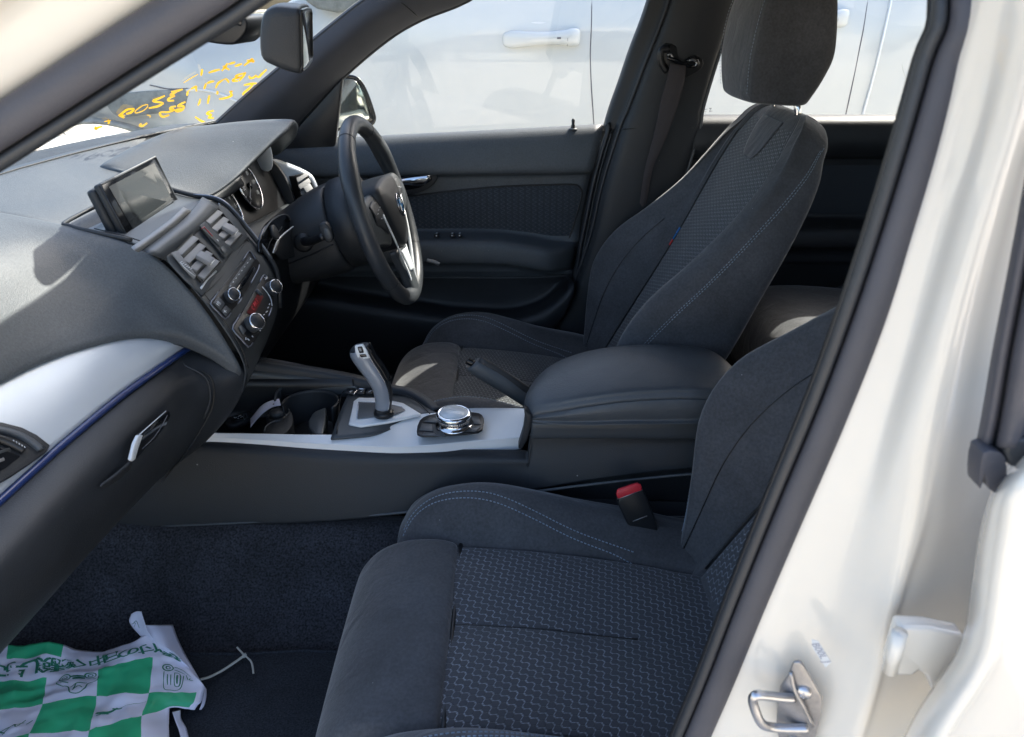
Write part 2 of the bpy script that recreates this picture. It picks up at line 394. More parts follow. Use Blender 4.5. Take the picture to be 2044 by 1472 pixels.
sub_ = sweep_loop('seal_lip', path, circ(.0065, 10, .0052), 'rubber_trim', .0185, .004)
sub_.parent = seal; sub_.name = 'seal_lip'
s3 = sweep_loop('seal_channel', path, circ(.004, 8, .012), 'black_plastic', .010, .012); s3.parent = seal
# white A pillar / door rabbet: outside the seal
def offs(pts, s, dy):
    A = [V(p) for p in pts]; Q = []
    for i in range(len(A)):
        t = (A[min(i+1, len(A)-1)]-A[max(i-1, 0)]).normalized(); nn = V((0, 1, 0)).cross(t).normalized()
        if nn.dot(A[i]-cen) < 0: nn = -nn
        Q.append(A[i]+nn*s+V((0, dy, 0)))
    return Q
top = sealL+roof[:3]+[V((.5, -.645, 1.335)), V((1.0, -.65, 1.315)), V((1.45, -.66, 1.24))]
rows = [offs(top, a, b) for a, b in ((.006, .020), (.014, .004), (.026, -.004), (.040, -.012), (.050, -.030), (.066, -.038), (.085, -.034), (.105, -.012), (.120, .02))]
body = loft('body', rows, 'white_paint', car, k=4, solid=.002)
# B pillar, white folded sheet
def bp(v, us, ys): return [P(u, v, Y=y) for u, y in zip(us, ys)]
ys = [-.694, -.704, -.712, -.720, -.728, -.733, -.730, -.716, -.695]
Brows = [
 bp(-300, [2030, 2048, 2070, 2105, 2145, 2180, 2215, 2290, 2420], ys),
 bp(-120, [1975, 1990, 2010, 2040, 2075, 2105, 2135, 2200, 2300], ys),
 bp(0,    [1935, 1962, 1985, 2012, 2040, 2065, 2095, 2150, 2250], ys),
 bp(220,  [1875, 1905, 1935, 1965, 1988, 2015, 2045, 2090, 2180], ys),
 bp(420,  [1812, 1842, 1872, 1905, 1925, 1955, 1990, 2035, 2100], ys),
 bp(640,  [1735, 1765, 1800, 1838, 1860, 1893, 1935, 1985, 2060], ys),
 bp(860,  [1648, 1680, 1720, 1770, 1800, 1845, 1890, 1950, 2030], ys),
 bp(1040, [1570, 1605, 1655, 1715, 1765, 1815, 1850, 1925, 2010], ys),
 bp(1200, [1498, 1540, 1610, 1680, 1735, 1770, 1800, 1880, 1990], ys),
 bp(1350, [1430, 1480, 1560, 1640, 1700, 1735, 1765, 1850, 1975], ys),
 bp(1500, [1362, 1420, 1510, 1590, 1650, 1690, 1725, 1820, 1960], ys),
 bp(1700, [1270, 1340, 1440, 1530, 1590, 1630, 1670, 1780, 1930], ys)]
# folds pressed into the sheet
for r in Brows:
    for i, dy in zip((1, 2, 3, 4, 5, 6), (0, .002, .002, -.004, -.007, -.004)): r[i] = r[i]+V((0, dy, 0))
bpil = loft('pillar_panel', Brows, 'white_paint', car, k=5, solid=.0015)
# white sill and rocker below the opening, rear quarter, roof skin
loft('sill', [[V((x, -.70, .40)), V((x, -.73, .415)), V((x, -.78, .42)), V((x, -.82, .39)), V((x, -.84, .30)), V((x, -.82, .20))] for x in (-.9, -.5, 0, .5, 1.1)], 'white_paint', car, k=4, solid=.002)
# roof skin (white outside, thick) with headliner below
rsk = [[V((x, y, z+.03*(1-(y/.62)**2))) for y in (-.62, -.45, -.2, 0, .2, .45, .62)] for x, z in ((-.16, 1.335), (0, 1.365), (.3, 1.39), (.8, 1.385), (1.3, 1.35), (1.7, 1.29))]
loft('roof', rsk, 'white_paint', car, k=3, solid=.004)
for sy in (-1, 1):
    loft('roof_rail', [[V((x, sy*.615, z+.004)), V((x, sy*.655, z-.012)), V((x, sy*.69, z-.045)), V((x, sy*.70, z-.075))] for x, z in ((-.20, 1.325), (-.08, 1.352), (.1, 1.373), (.3, 1.388), (.8, 1.383), (1.3, 1.345), (1.75, 1.26))], 'white_paint', car, k=4, solid=.003)
    plate('rear_quarter', [V((x, sy*.70, z)) for x, z in ((1.28, 1.32), (1.8, 1.26), (1.8, .9), (1.40, .9))], (0, sy*.03, 0), 'white_paint', car, bevel=.005)
plate('rear_screen_frame', [V((1.70, y, z)) for y, z in ((-.7, 1.30), (.7, 1.30), (.66, 1.24), (-.66, 1.24))], (.05, 0, 0), 'white_paint', car, bevel=0)
hl = [[V((x, y, z+.02*(1-(y/.60)**2))) for y in (-.60, -.4, 0, .4, .60)] for x, z in ((-.14, 1.31), (0, 1.335), (.3, 1.35), (.8, 1.345), (1.3, 1.31), (1.7, 1.25))]
loft('headliner', hl, 'headliner', car, k=3, solid=.004)
# striker (lock loop and plate)
nB = V((-.25, -.72, .05)).normalized()
spl = plane3(P(1590, 1330, Y=-.722), P(1640, 1400, Y=-.728), P(1530, 1472, Y=-.714))
def stp(u, v, off=0): return P(u, v, pl=spl, off=off)
n_ = spl[1]
out = [(1583, 1317), (1597, 1315), (1606, 1325), (1634, 1375), (1641, 1390), (1640, 1420), (1632, 1452), (1622, 1490), (1600, 1510), (1560, 1500), (1555, 1470), (1550, 1440), (1552, 1400), (1558, 1365), (1572, 1345)]
pl_ = plate('striker', [stp(u, v, .002) for u, v in out], n_*.003, 'steel', car, bevel=.0012)
ridge = tube('ridge', [stp(1578, 1342, .006), stp(1586, 1378, .008), stp(1603, 1410, .009), stp(1622, 1450, .008)], .0014, 'steel', pl_, k=4)
tube('lock_loop', [stp(1585, 1394, .006), stp(1555, 1392, .012), stp(1518, 1388, .020), stp(1506, 1390, .022), stp(1503, 1402, .022), stp(1512, 1430, .022), stp(1522, 1446, .020), stp(1540, 1452, .015), stp(1575, 1454, .010), stp(1612, 1454, .006)], .0034, 'bright_metal', pl_, k=5, seg=14)
c0 = stp(1604, 1379, .004)
vs, fs = multi([lathe_data(c0, n_, [(.0001, .0045), (.0045, .004), (.0058, .0022), (.0062, 0)], 20)]+[lathe_data(c0+V((0, 0, .0016*math.sin(a)))+V((.0016*math.cos(a), 0, 0)), n_, [(.0007, .0052), (.0009, .0)], 8) for a in (0, 1.6, 3.2, 4.8)])
mesh('screw', vs, fs, 'bright_metal', pl_)
lathe('screw', stp(1584, 1478, .004), n_, [(.0001, .0045), (.0045, .004), (.0062, 0)], 'bright_metal', pl_, n=20)
# white data sticker with two short lines of code
skp = plane3(P(1615, 1278, Y=-.7275), P(1660, 1330, Y=-.7325), P(1630, 1320, Y=-.7285))
def sk(u, v, off=0): return P(u, v, pl=skp, off=off)
st = plate('data_sticker', [sk(1620, 1276, .004), sk(1634, 1280, .004), sk(1659, 1322, .004), sk(1648, 1332, .004), sk(1622, 1292, .004)], skp[1]*.0004, 'clean_sticker', car, bevel=0)
e1 = (sk(1649, 1322)-sk(1627, 1287)).normalized(); e2 = skp[1].cross(e1); o0 = sk(1638, 1304, .0046)
vs, fs = text_data('B00L J', .0072, lambda x, y: o0+e1*x+e2*y, .0); mesh('print', vs, fs, 'print_grey', st, smooth=False)
# rear door, ajar: shell edge, rubber, hinge
rd = loft('door', [[P(u, v, Y=y) for u, v in pts] for y, pts in (
  (-.775, [(2040, 900), (1985, 985), (1962, 1060), (1945, 1160), (1930, 1260), (1905, 1320), (1868, 1372), (1830, 1430), (1790, 1510)]),
  (-.795, [(2080, 900), (2003, 982), (1982, 1060), (1966, 1160), (1950, 1270), (1928, 1335), (1892, 1390), (1855, 1450), (1815, 1530)]),
  (-.805, [(2120, 900), (2035, 985), (2018, 1060), (2000, 1160), (1978, 1290), (1952, 1352), (1915, 1412), (1880, 1470), (1840, 1550)]),
  (-.800, [(2170, 900), (2090, 985), (2070, 1060), (2050, 1160), (2020, 1300), (1990, 1362), (1950, 1425), (1915, 1490), (1880, 1570)]),
  (-.79, [(2300, 900), (2260, 985), (2240, 1060), (2200, 1180), (2190, 1320), (2180, 1385), (2170, 1450), (2150, 1520), (2130, 1600)]))], 'white_paint', car, k=5, solid=.003)
lastcol = [P(u, v, Y=-.79) for u, v in [(2300, 900), (2260, 985), (2240, 1060), (2200, 1180), (2190, 1320), (2180, 1385), (2170, 1450), (2150, 1520), (2130, 1600)]]
low_ = [V((lastcol[-1].x, -.80, z)) for z in (.62, .48, .34)]
loft('outer_skin', [[V((p.x+(x-.34)*w_, -.79-.035*w_, p.z)) for p in lastcol+low_] for x, w_ in ((.34, 0), (.50, 1), (.85, 1), (1.25, 1))], 'white_paint', rd, k=4, solid=.003)
plate('lower_panel', [P(u, v, Y=-.792) for u, v in ((2200, 1345), (2060, 1352), (1985, 1362), (1945, 1400), (1905, 1450), (1870, 1520), (2200, 1540))], (0, .01, 0), 'white_paint', rd, bevel=.003, k=1)
wsl = loft('window_seal', [[P(u+du, v, Y=y) for u, v in ((2135, -100), (2108, 60), (2075, 220), (2042, 400), (2012, 560), (1985, 700), (1963, 830), (1950, 893))] for du, y in ((0, -.770), (18, -.778), (34, -.772), (46, -.782), (70, -.786), (92, -.780), (130, -.785))], 'rubber', rd, k=4, solid=.002)
plate('seal_end', [P(u, v, Y=-.785) for u, v in ((1964, 905), (1990, 902), (2008, 915), (2010, 960), (2004, 984), (1985, 984), (1970, 970), (1966, 950), (1958, 978), (1956, 950))], (0, .012, 0), 'rubber', rd, bevel=.002, k=2)
plate('seal_end', [P(u, v, Y=-.786) for u, v in ((2018, 880), (2060, 876), (2060, 936), (2018, 934), (2008, 905))], (0, .012, 0), 'rubber_trim', rd, bevel=.002)
hg = plate('hinge', [P(u, v, Y=-.765) for u, v in ((1798, 1253), (1860, 1256), (1925, 1268), (1935, 1300), (1925, 1400), (1895, 1430), (1862, 1380), (1848, 1350), (1835, 1342), (1822, 1353), (1790, 1350), (1772, 1338), (1785, 1296)) ], (0, .012, 0), 'white_paint', rd, bevel=.003)
tube('hinge_pin', [P(1796, 1262, Y=-.768), P(1776, 1340, Y=-.768)], .0045, 'white_paint', hg, k=1)
# ================================================================== cabin shell: floor, bulkhead, far sill, rear
F = 'carpet'
fr = [[V((x, -.085, .452)), V((x, -.120, .458)), V((x, -.150, .425)), V((x, -.185, .35)), V((x, -.23, .315)), V((x, -.30, .305)), V((x, -.50, .303)), V((x, -.665, .305)), V((x, -.70, .33)), V((x, -.705, .40))] for x in (-.62, -.45, -.25, 0, .25, .55, .9, 1.3)]
fr = [[V((-1.0, p.y, p.z+.24)) for p in fr[0]], [V((-.80, p.y, p.z+.06)) for p in fr[0]]]+fr
carpet = loft('carpet', fr, 'carpet', car, k=5, solid=.003)
frf = [[V((p.x, -p.y, p.z)) for p in r] for r in fr]
loft('carpet', frf, 'carpet', car, k=4, solid=.003)
# loop-pile foot mat with stitched rim
mp_ = [P(u, v, Z=.322) for u, v in ((300, 1313), (380, 1312), (500, 1306), (600, 1299), (640, 1301), (662, 1310))]
matpts = [V((-.66, -.262, .322)), V((-.60, -.254, .321))]+[P(480, 1306, Z=.321), P(600, 1299, Z=.321), P(640, 1301, Z=.321), V((-.19, -.255, .321)), V((-.17, -.28, .321)), V((-.16, -.60, .321)), V((-.2, -.655, .321)), V((-.62, -.66, .321)), V((-.68, -.62, .321)), V((-.69, -.3, .321))]
fm = plate('floor_mat', matpts, (0, 0, -.009), 'mat_carpet', car, bevel=.003)
tube('binding', [p+V((0, 0, .000)) for p in matpts], .0028, 'mat_carpet', fm, closed=True, k=2, seg=6)
# bulkhead, rear shelf, outer skins that keep daylight where it belongs
plate('bulkhead', [V((-1.02, y, z)) for y, z in ((-.7, .2), (.7, .2), (.7, .93), (-.7, .93))], (-.03, 0, 0), 'black_plastic', car, bevel=0)
plate('floor_pan', [V((x, y, .25)) for x, y in ((-1.05, -.72), (1.9, -.72), (1.9, .72), (-1.05, .72))], (0, 0, -.03), 'black_plastic', car, bevel=0)
plate('side_skin', [V((x, .715, z)) for x, z in ((-1.05, .25), (1.8, .25), (1.8, .93), (-.62, .93), (-1.05, .90))], (0, .05, 0), 'white_paint', car, bevel=.01)
plate('side_skin', [V((x, -.72, z)) for x, z in ((.42, .25), (1.8, .25), (1.8, .93), (.42, .93))], (0, -.04, 0), 'white_paint', car, bevel=.01)
plate('front_wing', [V((x, -.715, z)) for x, z in ((-1.9, .35), (-.80, .30), (-.78, .88), (-1.0, .90), (-1.9, .85))], (0, -.06, 0), 'white_paint', car, bevel=.01)
plate('tailgate', [V((1.82, y, z)) for y, z in ((-.7, .25), (.7, .25), (.66, .95), (-.66, .95))], (.05, 0, 0), 'white_paint', car, bevel=.01)
# bonnet seen past the windscreen foot, black scuttle strip and bright rear edge
bn = [[V((x-.16*(y/.66)**2*-1, y, z-.04*(y/.66)**2)) for y in (-.66, -.4, 0, .4, .66)] for x, z in ((-.93, .982), (-.96, .993), (-1.05, .992), (-1.35, .955), (-1.8, .86), (-2.0, .74))]
loft('bonnet', bn, 'white_paint', car, k=4, solid=.003)
sc = [[V((x+.16*(y/.66)**2, y, z)) for y in (-.66, -.4, 0, .4, .66)] for x, z in ((-.78, .985), (-.80, .979), (-.85, .975), (-.92, .972))]
loft('scuttle', sc, 'dark_plastic', car, k=4, solid=.002)
# windscreen: curved sheet
def wsp(y, s):   # s 0 foot .. 1 header
    x0 = -.815+.30*(abs(y)/.62)**2*.62; x1 = -.22+.07*(abs(y)/.62)**2
    return V((x0+(x1-x0)*s, y, .978+(1.338-.978)*s-.02*(abs(y)/.62)**2*s+.018*math.sin(math.pi*s)))
wr = [[wsp(y, s) for y in (-.63, -.45, -.2, 0, .2, .45, .63)] for s in (0, .25, .5, .75, 1)]
ws = loft('windshield', wr, 'windshield_glass', car, k=4)
tube('header_trim', [wsp(y, 1.0)+V((.02, 0, -.015)) for y in (-.6, -.3, 0, .3, .6)], .02, 'headliner', car, k=4, r2=.03)
# chalk-pen lot notes on the outside of the glass, read from inside (mirrored)
wpl = plane3(wsp(.0, .2), wsp(.45, .45), wsp(0, .8))
def wpt(u, v): return P(u, v, pl=wpl, off=.001)
g = lambda x, y: (170+x/5.241, 100+y/5.24)
ST = [  # polylines in zoomed reading of the glass
 [(1030,345),(1100,300),(1180,255)], [(1225,200),(1220,235),(1212,270)], [(1290,240),(1350,220),(1410,205)],
 [(1430,220),(1470,170),(1490,140)], [(1440,170),(1475,190),(1510,210)], [(1500,150),(1540,138),(1570,128)], [(1565,172),(1600,160),(1640,145)],
 [(1660,165),(1720,120),(1745,90)], [(1690,110),(1735,115),(1765,128)], [(1745,90),(1755,110),(1770,125)],
 [(1715,270),(1725,295),(1760,290),(1790,265)], [(1785,270),(1815,285),(1850,250),(1900,205)],
 [(1680,235),(1650,280),(1610,325)], [(1680,240),(1600,262),(1575,280),(1610,290),(1640,285)], [(1610,290),(1560,305),(1545,325),(1600,325)],
 [(1470,300),(1490,320),(1505,345)], [(1440,315),(1390,350),(1365,400)], [(1440,315),(1470,300)],
 [(1350,328),(1310,335),(1275,350)], [(1265,350),(1255,380),(1245,412)],
 [(1165,375),(1160,400),(1165,435)], [(1105,410),(1135,395),(1160,380)], [(1075,430),(1070,455),(1065,480)], [(1075,430),(1100,415)],
 [(1020,412),(960,430),(900,440)], [(960,435),(920,460),(890,470),(940,480)], [(940,480),(880,505),(870,530),(930,530)],
 [(835,480),(780,505),(710,535),(790,550),(820,560)], [(820,560),(760,590),(665,610)],
 [(655,570),(600,585),(530,635),(530,660),(600,640),(650,600),(655,570)],
 [(515,615),(440,625),(390,660),(350,690)], [(515,620),(480,655),(430,670)], [(360,690),(390,700),(410,712)], [(350,680),(420,685)],
 [(235,735),(250,755),(240,775)], [(105,830),(130,815),(180,800)], [(110,800),(105,825),(130,832)], [(200,750),(270,738)],
 [(1795,350),(1730,355),(1660,370)], [(1755,360),(1720,400),(1665,445),(1655,470),(1700,472)],
 [(1540,430),(1520,450),(1535,470),(1510,490),(1440,510),(1400,512)], [(1540,430),(1505,435)],
 [(1380,430),(1385,450),(1375,465)], [(1300,475),(1290,520),(1282,565)], [(1205,510),(1195,550),(1180,582)],
 [(1050,545),(1010,560),(970,590),(1030,590),(1015,630),(960,650)], [(960,650),(950,632),(1010,615)],
 [(950,590),(900,600),(890,620),(930,625),(870,650),(800,650)], [(800,650),(780,665),(810,700),(880,680)],
 [(645,680),(680,690),(675,710)], [(590,770),(570,790),(600,795),(650,765)],
 [(1150,700),(1200,735),(1250,760),(1300,785)], [(1345,635),(1290,650),(1275,670),(1320,680),(1290,710),(1345,712)],
 [(1230,770),(1170,785),(1145,800),(1200,815),(1180,835)], [(1030,810),(1080,825),(1095,850),(1060,870),(1010,880)], [(1020,845),(1070,850)], [(1010,880),(1050,890),(1080,872)]]
D = []
for s in ST:
    pts = [g(*q) for q in s]
    D.append(strip_stroke(pts, 4.6 if len(s) > 2 and max(abs(s[0][0]-s[-1][0]), abs(s[0][1]-s[-1][1])) > 30 and s is not ST[0] else 2.2, wpt, 4))
vs, fs = multi(D); mesh('writing', vs, fs, 'orange_paint', ws, smooth=False)
# small service label stuck on far side window is built with the door glass
# ================================================================== far side
def ext(a, b, s): return b+(b-a)*s
La = [P(u, v, Y=.600) for u, v in ((420, 264), (435, 253), (500, 194), (600, 110), (705, 25), (738, 0))]; La.append(La[-1]+(La[-1]-La[-3])*1.0); La.append(La[-1]+V((.10, .0, .035)))
Ra = [P(u, v, Y=.668) for u, v in ((528, 325), (540, 308), (600, 240), (683, 154), (770, 80), (840, 38))]; Ra.append(P(933, 0, Y=.662)); Ra.append(V((.02, .655, 1.29)))
Ma = [a*.62+b*.38+V((.0, -.030, .0)) for a, b in zip(La, Ra)]; Mb = [a*.25+b*.75+V((0, -.022, 0)) for a, b in zip(La, Ra)]
L0 = [a+V((-.012, .012, .006)) for a in La]
ap = loft('pillar_trim', [L0, La, Ma, Mb, Ra, [r+V((0, .03, 0)) for r in Ra]], 'pillar_fabric', car, k=5, solid=.003)
sm = [P(793, 0, Y=.598), P(812, 14, Y=.602), P(834, 33, Y=.612)]
# black shut-line edge along the glass side of both
tube('glass_edge', [l+V((-.004, .004, .004)) for l in La], .0035, 'black_plastic', ap, k=4)
tube('window_seal', [r+V((0, .006, 0)) for r in Ra]+[V((.12, .655, 1.30))], .006, 'rubber_trim', car, k=4)
tube('panel_gap', sm, .0012, 'black_plastic', ap, k=3)
loft('roof_rail_trim', [[V((x, .60, z+.03)), V((x, .61, z)), V((x, .635, z-.02)), V((x, .665, z-.012))] for x, z in ((-.20, 1.30), (-.05, 1.325), (.3, 1.335), (.9, 1.325), (1.4, 1.27))], 'headliner', car, k=4, solid=.003)
# ---- driver's door
def xr(z):   # rear edge of the inner panel
    zs = [.30, .42, .50, .555, .62, .71, .866, .96]; xs = [-.12, .0, .075, .12, .145, .158, .183, .207]
    return float(np.interp(z, zs, xs))
def prof_pt(Z, Y, f, lip): pass
NP = [(.950, .712), (.9625, .706), (.966, .692), (.960, .674), (.94, .660), (.905, .651), (.880, .648), (.869, .652), (.864, .664), (.856, .669), (.842, .670),
      (.80, .672), (.75, .672), (.728, .668), (.722, .650), (.719, .618), (.715, .603), (.706, .597), (.680, .596), (.668, .601), (.660, .618), (.654, .645), (.640, .656), (.628, .658), (.620, .664), (.612, .668)]
rows = []
for i, s in enumerate(np.linspace(0, 1, 15)):
    r = []
    for Z, Y in NP:
        x1 = xr(Z); x = -.66+(x1+.66)*s; f = 1-.0
        d = x1-x; k_ = min(1, max(0, (d-.012)/.055)); k_ = k_*k_*(3-2*k_)
        base = .667
        if .63 < Z < .735: Y = base+(Y-base)*k_; Z -= .024*min(1, max(0, (x+.06)/.17))**1.5
        elif d < .012: Y = Y+.004*(1-d/.012)
        zz = Z+(x-.2)*.05*min(1, max(0, (Z-.83)/.13))
        r.append(V((x, Y, zz)))
    rows.append(r)
door = loft('door', rows, 'dash_plastic', car, k=3, solid=.004, label='inner panel of the door beside the steering wheel')
# lower door: pocket and swept lip
def lipz(x): return float(np.interp(x, [-.6, -.35, -.15, -.02, .05, .09, .12, .15], [.60, .555, .525, .518, .530, .553, .585, .615]))
rows = []
for x in np.linspace(-.62, .148, 14):
    z = lipz(x); top = .613
    xx = x
    rows.append([V((xx, .668, top)), V((xx, .672, top*.6+z*.4)), V((xx, .670, z+.012)), V((xx, .655, z+.004)), V((xx, .62, z+.002)), V((xx, .602, z-.003)), V((xx, .596, z-.018)), V((xx-.006, .600, z-.05)), V((xx-.03, .612, z-.10)), V((xx-.10, .64, z-.19))])
loft('door_pocket', rows, 'dark_plastic', door, k=4, solid=.003)
ins = [(770, 398), (830, 391), (900, 382), (1000, 373), (1080, 370), (1142, 369), (1158, 376), (1161, 392), (1150, 432), (1136, 475), (1112, 508), (1060, 492), (1000, 481), (930, 470), (860, 463), (800, 462), (770, 460)]
pI = [P(u, v, Y=.6675) for u, v in ins]
di = plate('door_insert', pI, (0, .004, 0), 'knit_door', door, bevel=.0012, k=3, bseg=2)
me = di.data; ul = me.uv_layers.new(name='UVMap')
for lp in me.loops: c_ = me.vertices[lp.vertex_index].co; ul.data[lp.index].uv = (c_.x, c_.z)
tube('insert_groove', [p+V((0, .0005, 0)) for p in pI], .0022, 'black_plastic', door, closed=True, k=3, seg=6)
# release lever in its bezel
bz = [(735, 335), (770, 328), (820, 327), (850, 335), (870, 350), (873, 357), (862, 372), (835, 386), (790, 391), (745, 388)]
b0 = [P(u, v, Y=.655) for u, v in bz]
hb = plate('handle_bezel', b0, (0, .012, 0), 'dark_plastic', door, bevel=.003, k=3)
plate('recess', [P(u, v, Y=.6535) for u, v in ((752, 342), (815, 335), (845, 342), (862, 357), (850, 368), (825, 378), (760, 380))], (0, .0012, 0), 'gloss_black', hb, bevel=.001, k=3)
loft('release_lever', [[P(790, 360, Y=.650), P(820, 355, Y=.640), P(858, 351, Y=.634)], [P(790, 364, Y=.647), P(822, 362, Y=.636), P(857, 357, Y=.631)], [P(792, 368, Y=.650), P(828, 370, Y=.640), P(848, 369, Y=.636)]], 'chrome', hb, k=5, solid=.003)
# switches on the arm rest
for u in (872, 903, 918):
    c_ = P(u, 472, Y=.625); b_ = box('switch', c_+V((0, 0, .003)), (.012 if u < 910 else .009, .018, .007), 'black_plastic', door, bevel=.002)
    vs, fs = multi([box_data(c_+V((0, -.004, .0075)), AX, (.004, .003, .0006)), box_data(c_+V((0, .004, .0075)), AX, (.004, .003, .0006)), box_data(c_+V((0, -.0095, .004)), AX, (.003, .0006, .003))]); mesh('symbol', vs, fs, 'mark_white', b_, smooth=False)
# lock pin
pc = P(1143, 280, Y=.675); pc.z = .955
lathe('lock_pin', pc, (0, .1, 1), [(.0045, -.006), (.0055, 0), (.005, .012), (.0034, .016), (.004, .024), (.0025, .0275), (.0002, .028)], 'black_plastic', door, n=16)
lathe('pin_collar', pc+V((0, 0, .004)), (0, .0, 1), [(.010, 0), (.0095, .0025), (.006, .0035)], 'grey_plastic', door, n=20)
# rubber line following the door's rear edge
edge = [V((xr(z)+.010, .662, z)) for z in (.958, .90, .84, .78, .70, .62, .56, .50, .45, .40)]
edge = [P(1262, 240, Y=.672)*0+V((.215, .664, .975))]+edge
es = tube('edge_seal', edge, .0055, 'rubber_trim', door, k=4, r2=.009)
tube('seal_lip', [p+V((.0085, -.004, 0)) for p in edge[1:]], .0012, 'grey_plastic', es, k=4)
# window glass + frame (rear upright of the door frame)
gl_ = [V((-.60, .712, .94)), V((-.42, .705, 1.06)), V((-.25, .690, 1.18)), V((-.05, .67, 1.275)), V((.30, .665, 1.30)), V((.215, .70, .95))]
def fan(pts): return pts, [tuple(range(len(pts)))]
fr1 = [P(u, v, Y=.672) for u, v in ((1208, 262), (1222, 215), (1240, 165), (1262, 100), (1285, 40), (1302, -10))]; fr1.append(fr1[-1]+(fr1[-1]-fr1[-3])*.6)
fr2 = [P(u, v, Y=.664) for u, v in ((1226, 268), (1243, 215), (1262, 165), (1288, 95), (1312, 35), (1330, -10))]; fr2.append(fr2[-1]+(fr2[-1]-fr2[-3])*.6)
fr3 = [P(u, v, Y=.655) for u, v in ((1238, 268), (1258, 210), (1280, 155), (1306, 90), (1330, 25), (1344, -10))]; fr3.append(fr3[-1]+(fr3[-1]-fr3[-3])*.6)
loft('window_frame', [[p+V((-.004, .02, 0)) for p in fr1], fr1, fr2, fr3, [p+V((.006, .02, 0)) for p in fr3]], 'dark_plastic', door, k=4, solid=.003)
tube('frame_rubber', fr3, .0035, 'grey_plastic', door, k=4)
tube('frame_rubber', [p*.5+q*.5+V((0, -.002, 0)) for p, q in zip(fr2, fr3)], .002, 'black_plastic', door, k=4)
w0 = [V((-.66, .722, .93)), V((-.38, .712, 1.09)), V((-.20, .697, 1.20)), V((-.02, .682, 1.27)), V((.36, .675, 1.32)), V((.19, .722, .93))]
mesh('window', *fan(w0), 'window_glass', door, smooth=False)
# black mirror triangle and the exterior mirror
mt = plate('mirror_triangle', [P(u, v, Y=.664) for u, v in ((530, 318), (556, 296), (610, 235), (650, 190), (684, 154), (678, 210), (668, 300), (664, 318))], (0, .02, 0), 'black_plastic', door, bevel=.004)
wm = plate('wing_mirror', [P(u, v, Y=.84) for u, v in ((664, 160), (686, 152), (708, 154), (722, 166), (734, 190), (745, 222), (748, 238), (742, 248), (728, 246), (690, 256), (660, 262))], (-.05, .07, 0), 'gloss_black', car, bevel=.006, k=2)
plate('mirror_glass', [P(u, v, Y=.8385) for u, v in ((668, 166), (686, 158), (706, 160), (717, 172), (728, 196), (736, 225), (736, 238), (722, 240), (690, 248), (664, 254))], (0, -.0012, 0), 'mirror_glass', wm, bevel=.0004, k=2)
tube('mirror_rim', [P(u, v, Y=.836) for u, v in ((686, 152), (708, 154), (722, 166), (734, 190), (745, 222), (748, 238), (742, 248), (728, 246))], .0035, 'gloss_black', wm, k=4)
# ---- far B pillar trim with belt guide
bl = [P(u, v, Y=.652) for u, v in ((1075, 705), (1112, 640), (1150, 560), (1182, 470), (1205, 370), (1240, 258), (1258, 215), (1290, 130), (1322, 50), (1343, -10))]; bl.append(bl[-1]+(bl[-1]-bl[-3])*.5)
br = [P(u, v, Y=.655) for u, v in ((1260, 705), (1290, 640), (1318, 560), (1335, 470), (1360, 370), (1392, 262), (1400, 215), (1425, 130), (1452, 50), (1472, -10))]; br.append(br[-1]+(br[-1]-br[-3])*.5)
rows = [[b+V((-.035, .045, 0)) for b in bl], [b+V((-.012, .012, 0)) for b in bl], bl, [b*.88+c*.12+V((0, -.016, 0)) for b, c in zip(bl, br)], [b*.5+c*.5+V((0, -.022, 0)) for b, c in zip(bl, br)], [b*.1+c*.9+V((0, -.014, 0)) for b, c in zip(bl, br)], br, [b+V((.002, .03, 0)) for b in br]]
bt = loft('pillar_trim', rows, 'dark_plastic', car, k=5, solid=.003)
tube('panel_gap', [P(1237, 258, Y=.640), P(1270, 257, Y=.634), P(1330, 256, Y=.632), P(1385, 255, Y=.640)], .001, 'black_plastic', bt, k=3)
tube('edge_rubber', [b+V((.004, -.002, 0)) for b in br], .004, 'grey_plastic', bt, k=4)
tube('edge_rubber', [b+V((-.004, .0, 0)) for b in bl], .004, 'rubber_trim', bt, k=4)
gp = lambda u, v, y=.632: P(1170+u/4.33, v/4.33, Y=y)
plate('height_adjuster', [gp(880, 70), gp(1075, 70), gp(1065, 110), gp(1030, 155), (gp(900, 155)), gp(868, 120)], (0, .006, 0), 'black_plastic', bt, bevel=.002, k=2)
bg_ = tube('belt_guide', [gp(720, 420, .626), gp(650, 440, .626), (gp(650, 540, .626)), gp(700, 620, .626)], .0075, 'black_plastic', car, k=4)
plate('guide_plate', [gp(u, v, .630) for u, v in ((690, 375), (780, 400), (800, 480), (860, 500), (940, 480), (1010, 520), (1000, 590), (900, 660), (800, 680), (700, 650), (640, 560), (640, 430))], (0, .006, 0), 'black_plastic', bg_, bevel=.002, k=2)
tube('guide_bar', [gp(700, 500, .618), gp(760, 520, .616), gp(850, 560, .616), gp(930, 575, .618)], .0045, 'gloss_black', bg_, k=4)
tube('guide_loop', [gp(930, 575, .618), gp(965, 560, .618), gp(955, 520, .618), gp(900, 505, .62), gp(870, 530, .618)], .0028, 'gloss_black', bg_, k=4)
vs, fs = multi([sweep_data([gp(705, 480, .617), gp(730, 470, .617), gp(745, 500, .617)], circ(.0022, 8), k=3), sweep_data([gp(890, 525, .617), gp(925, 520, .617), gp(955, 545, .617), gp(940, 575, .617)], circ(.0018, 8), k=3)]); mesh('guide_metal', vs, fs, 'bright_metal', bg_)
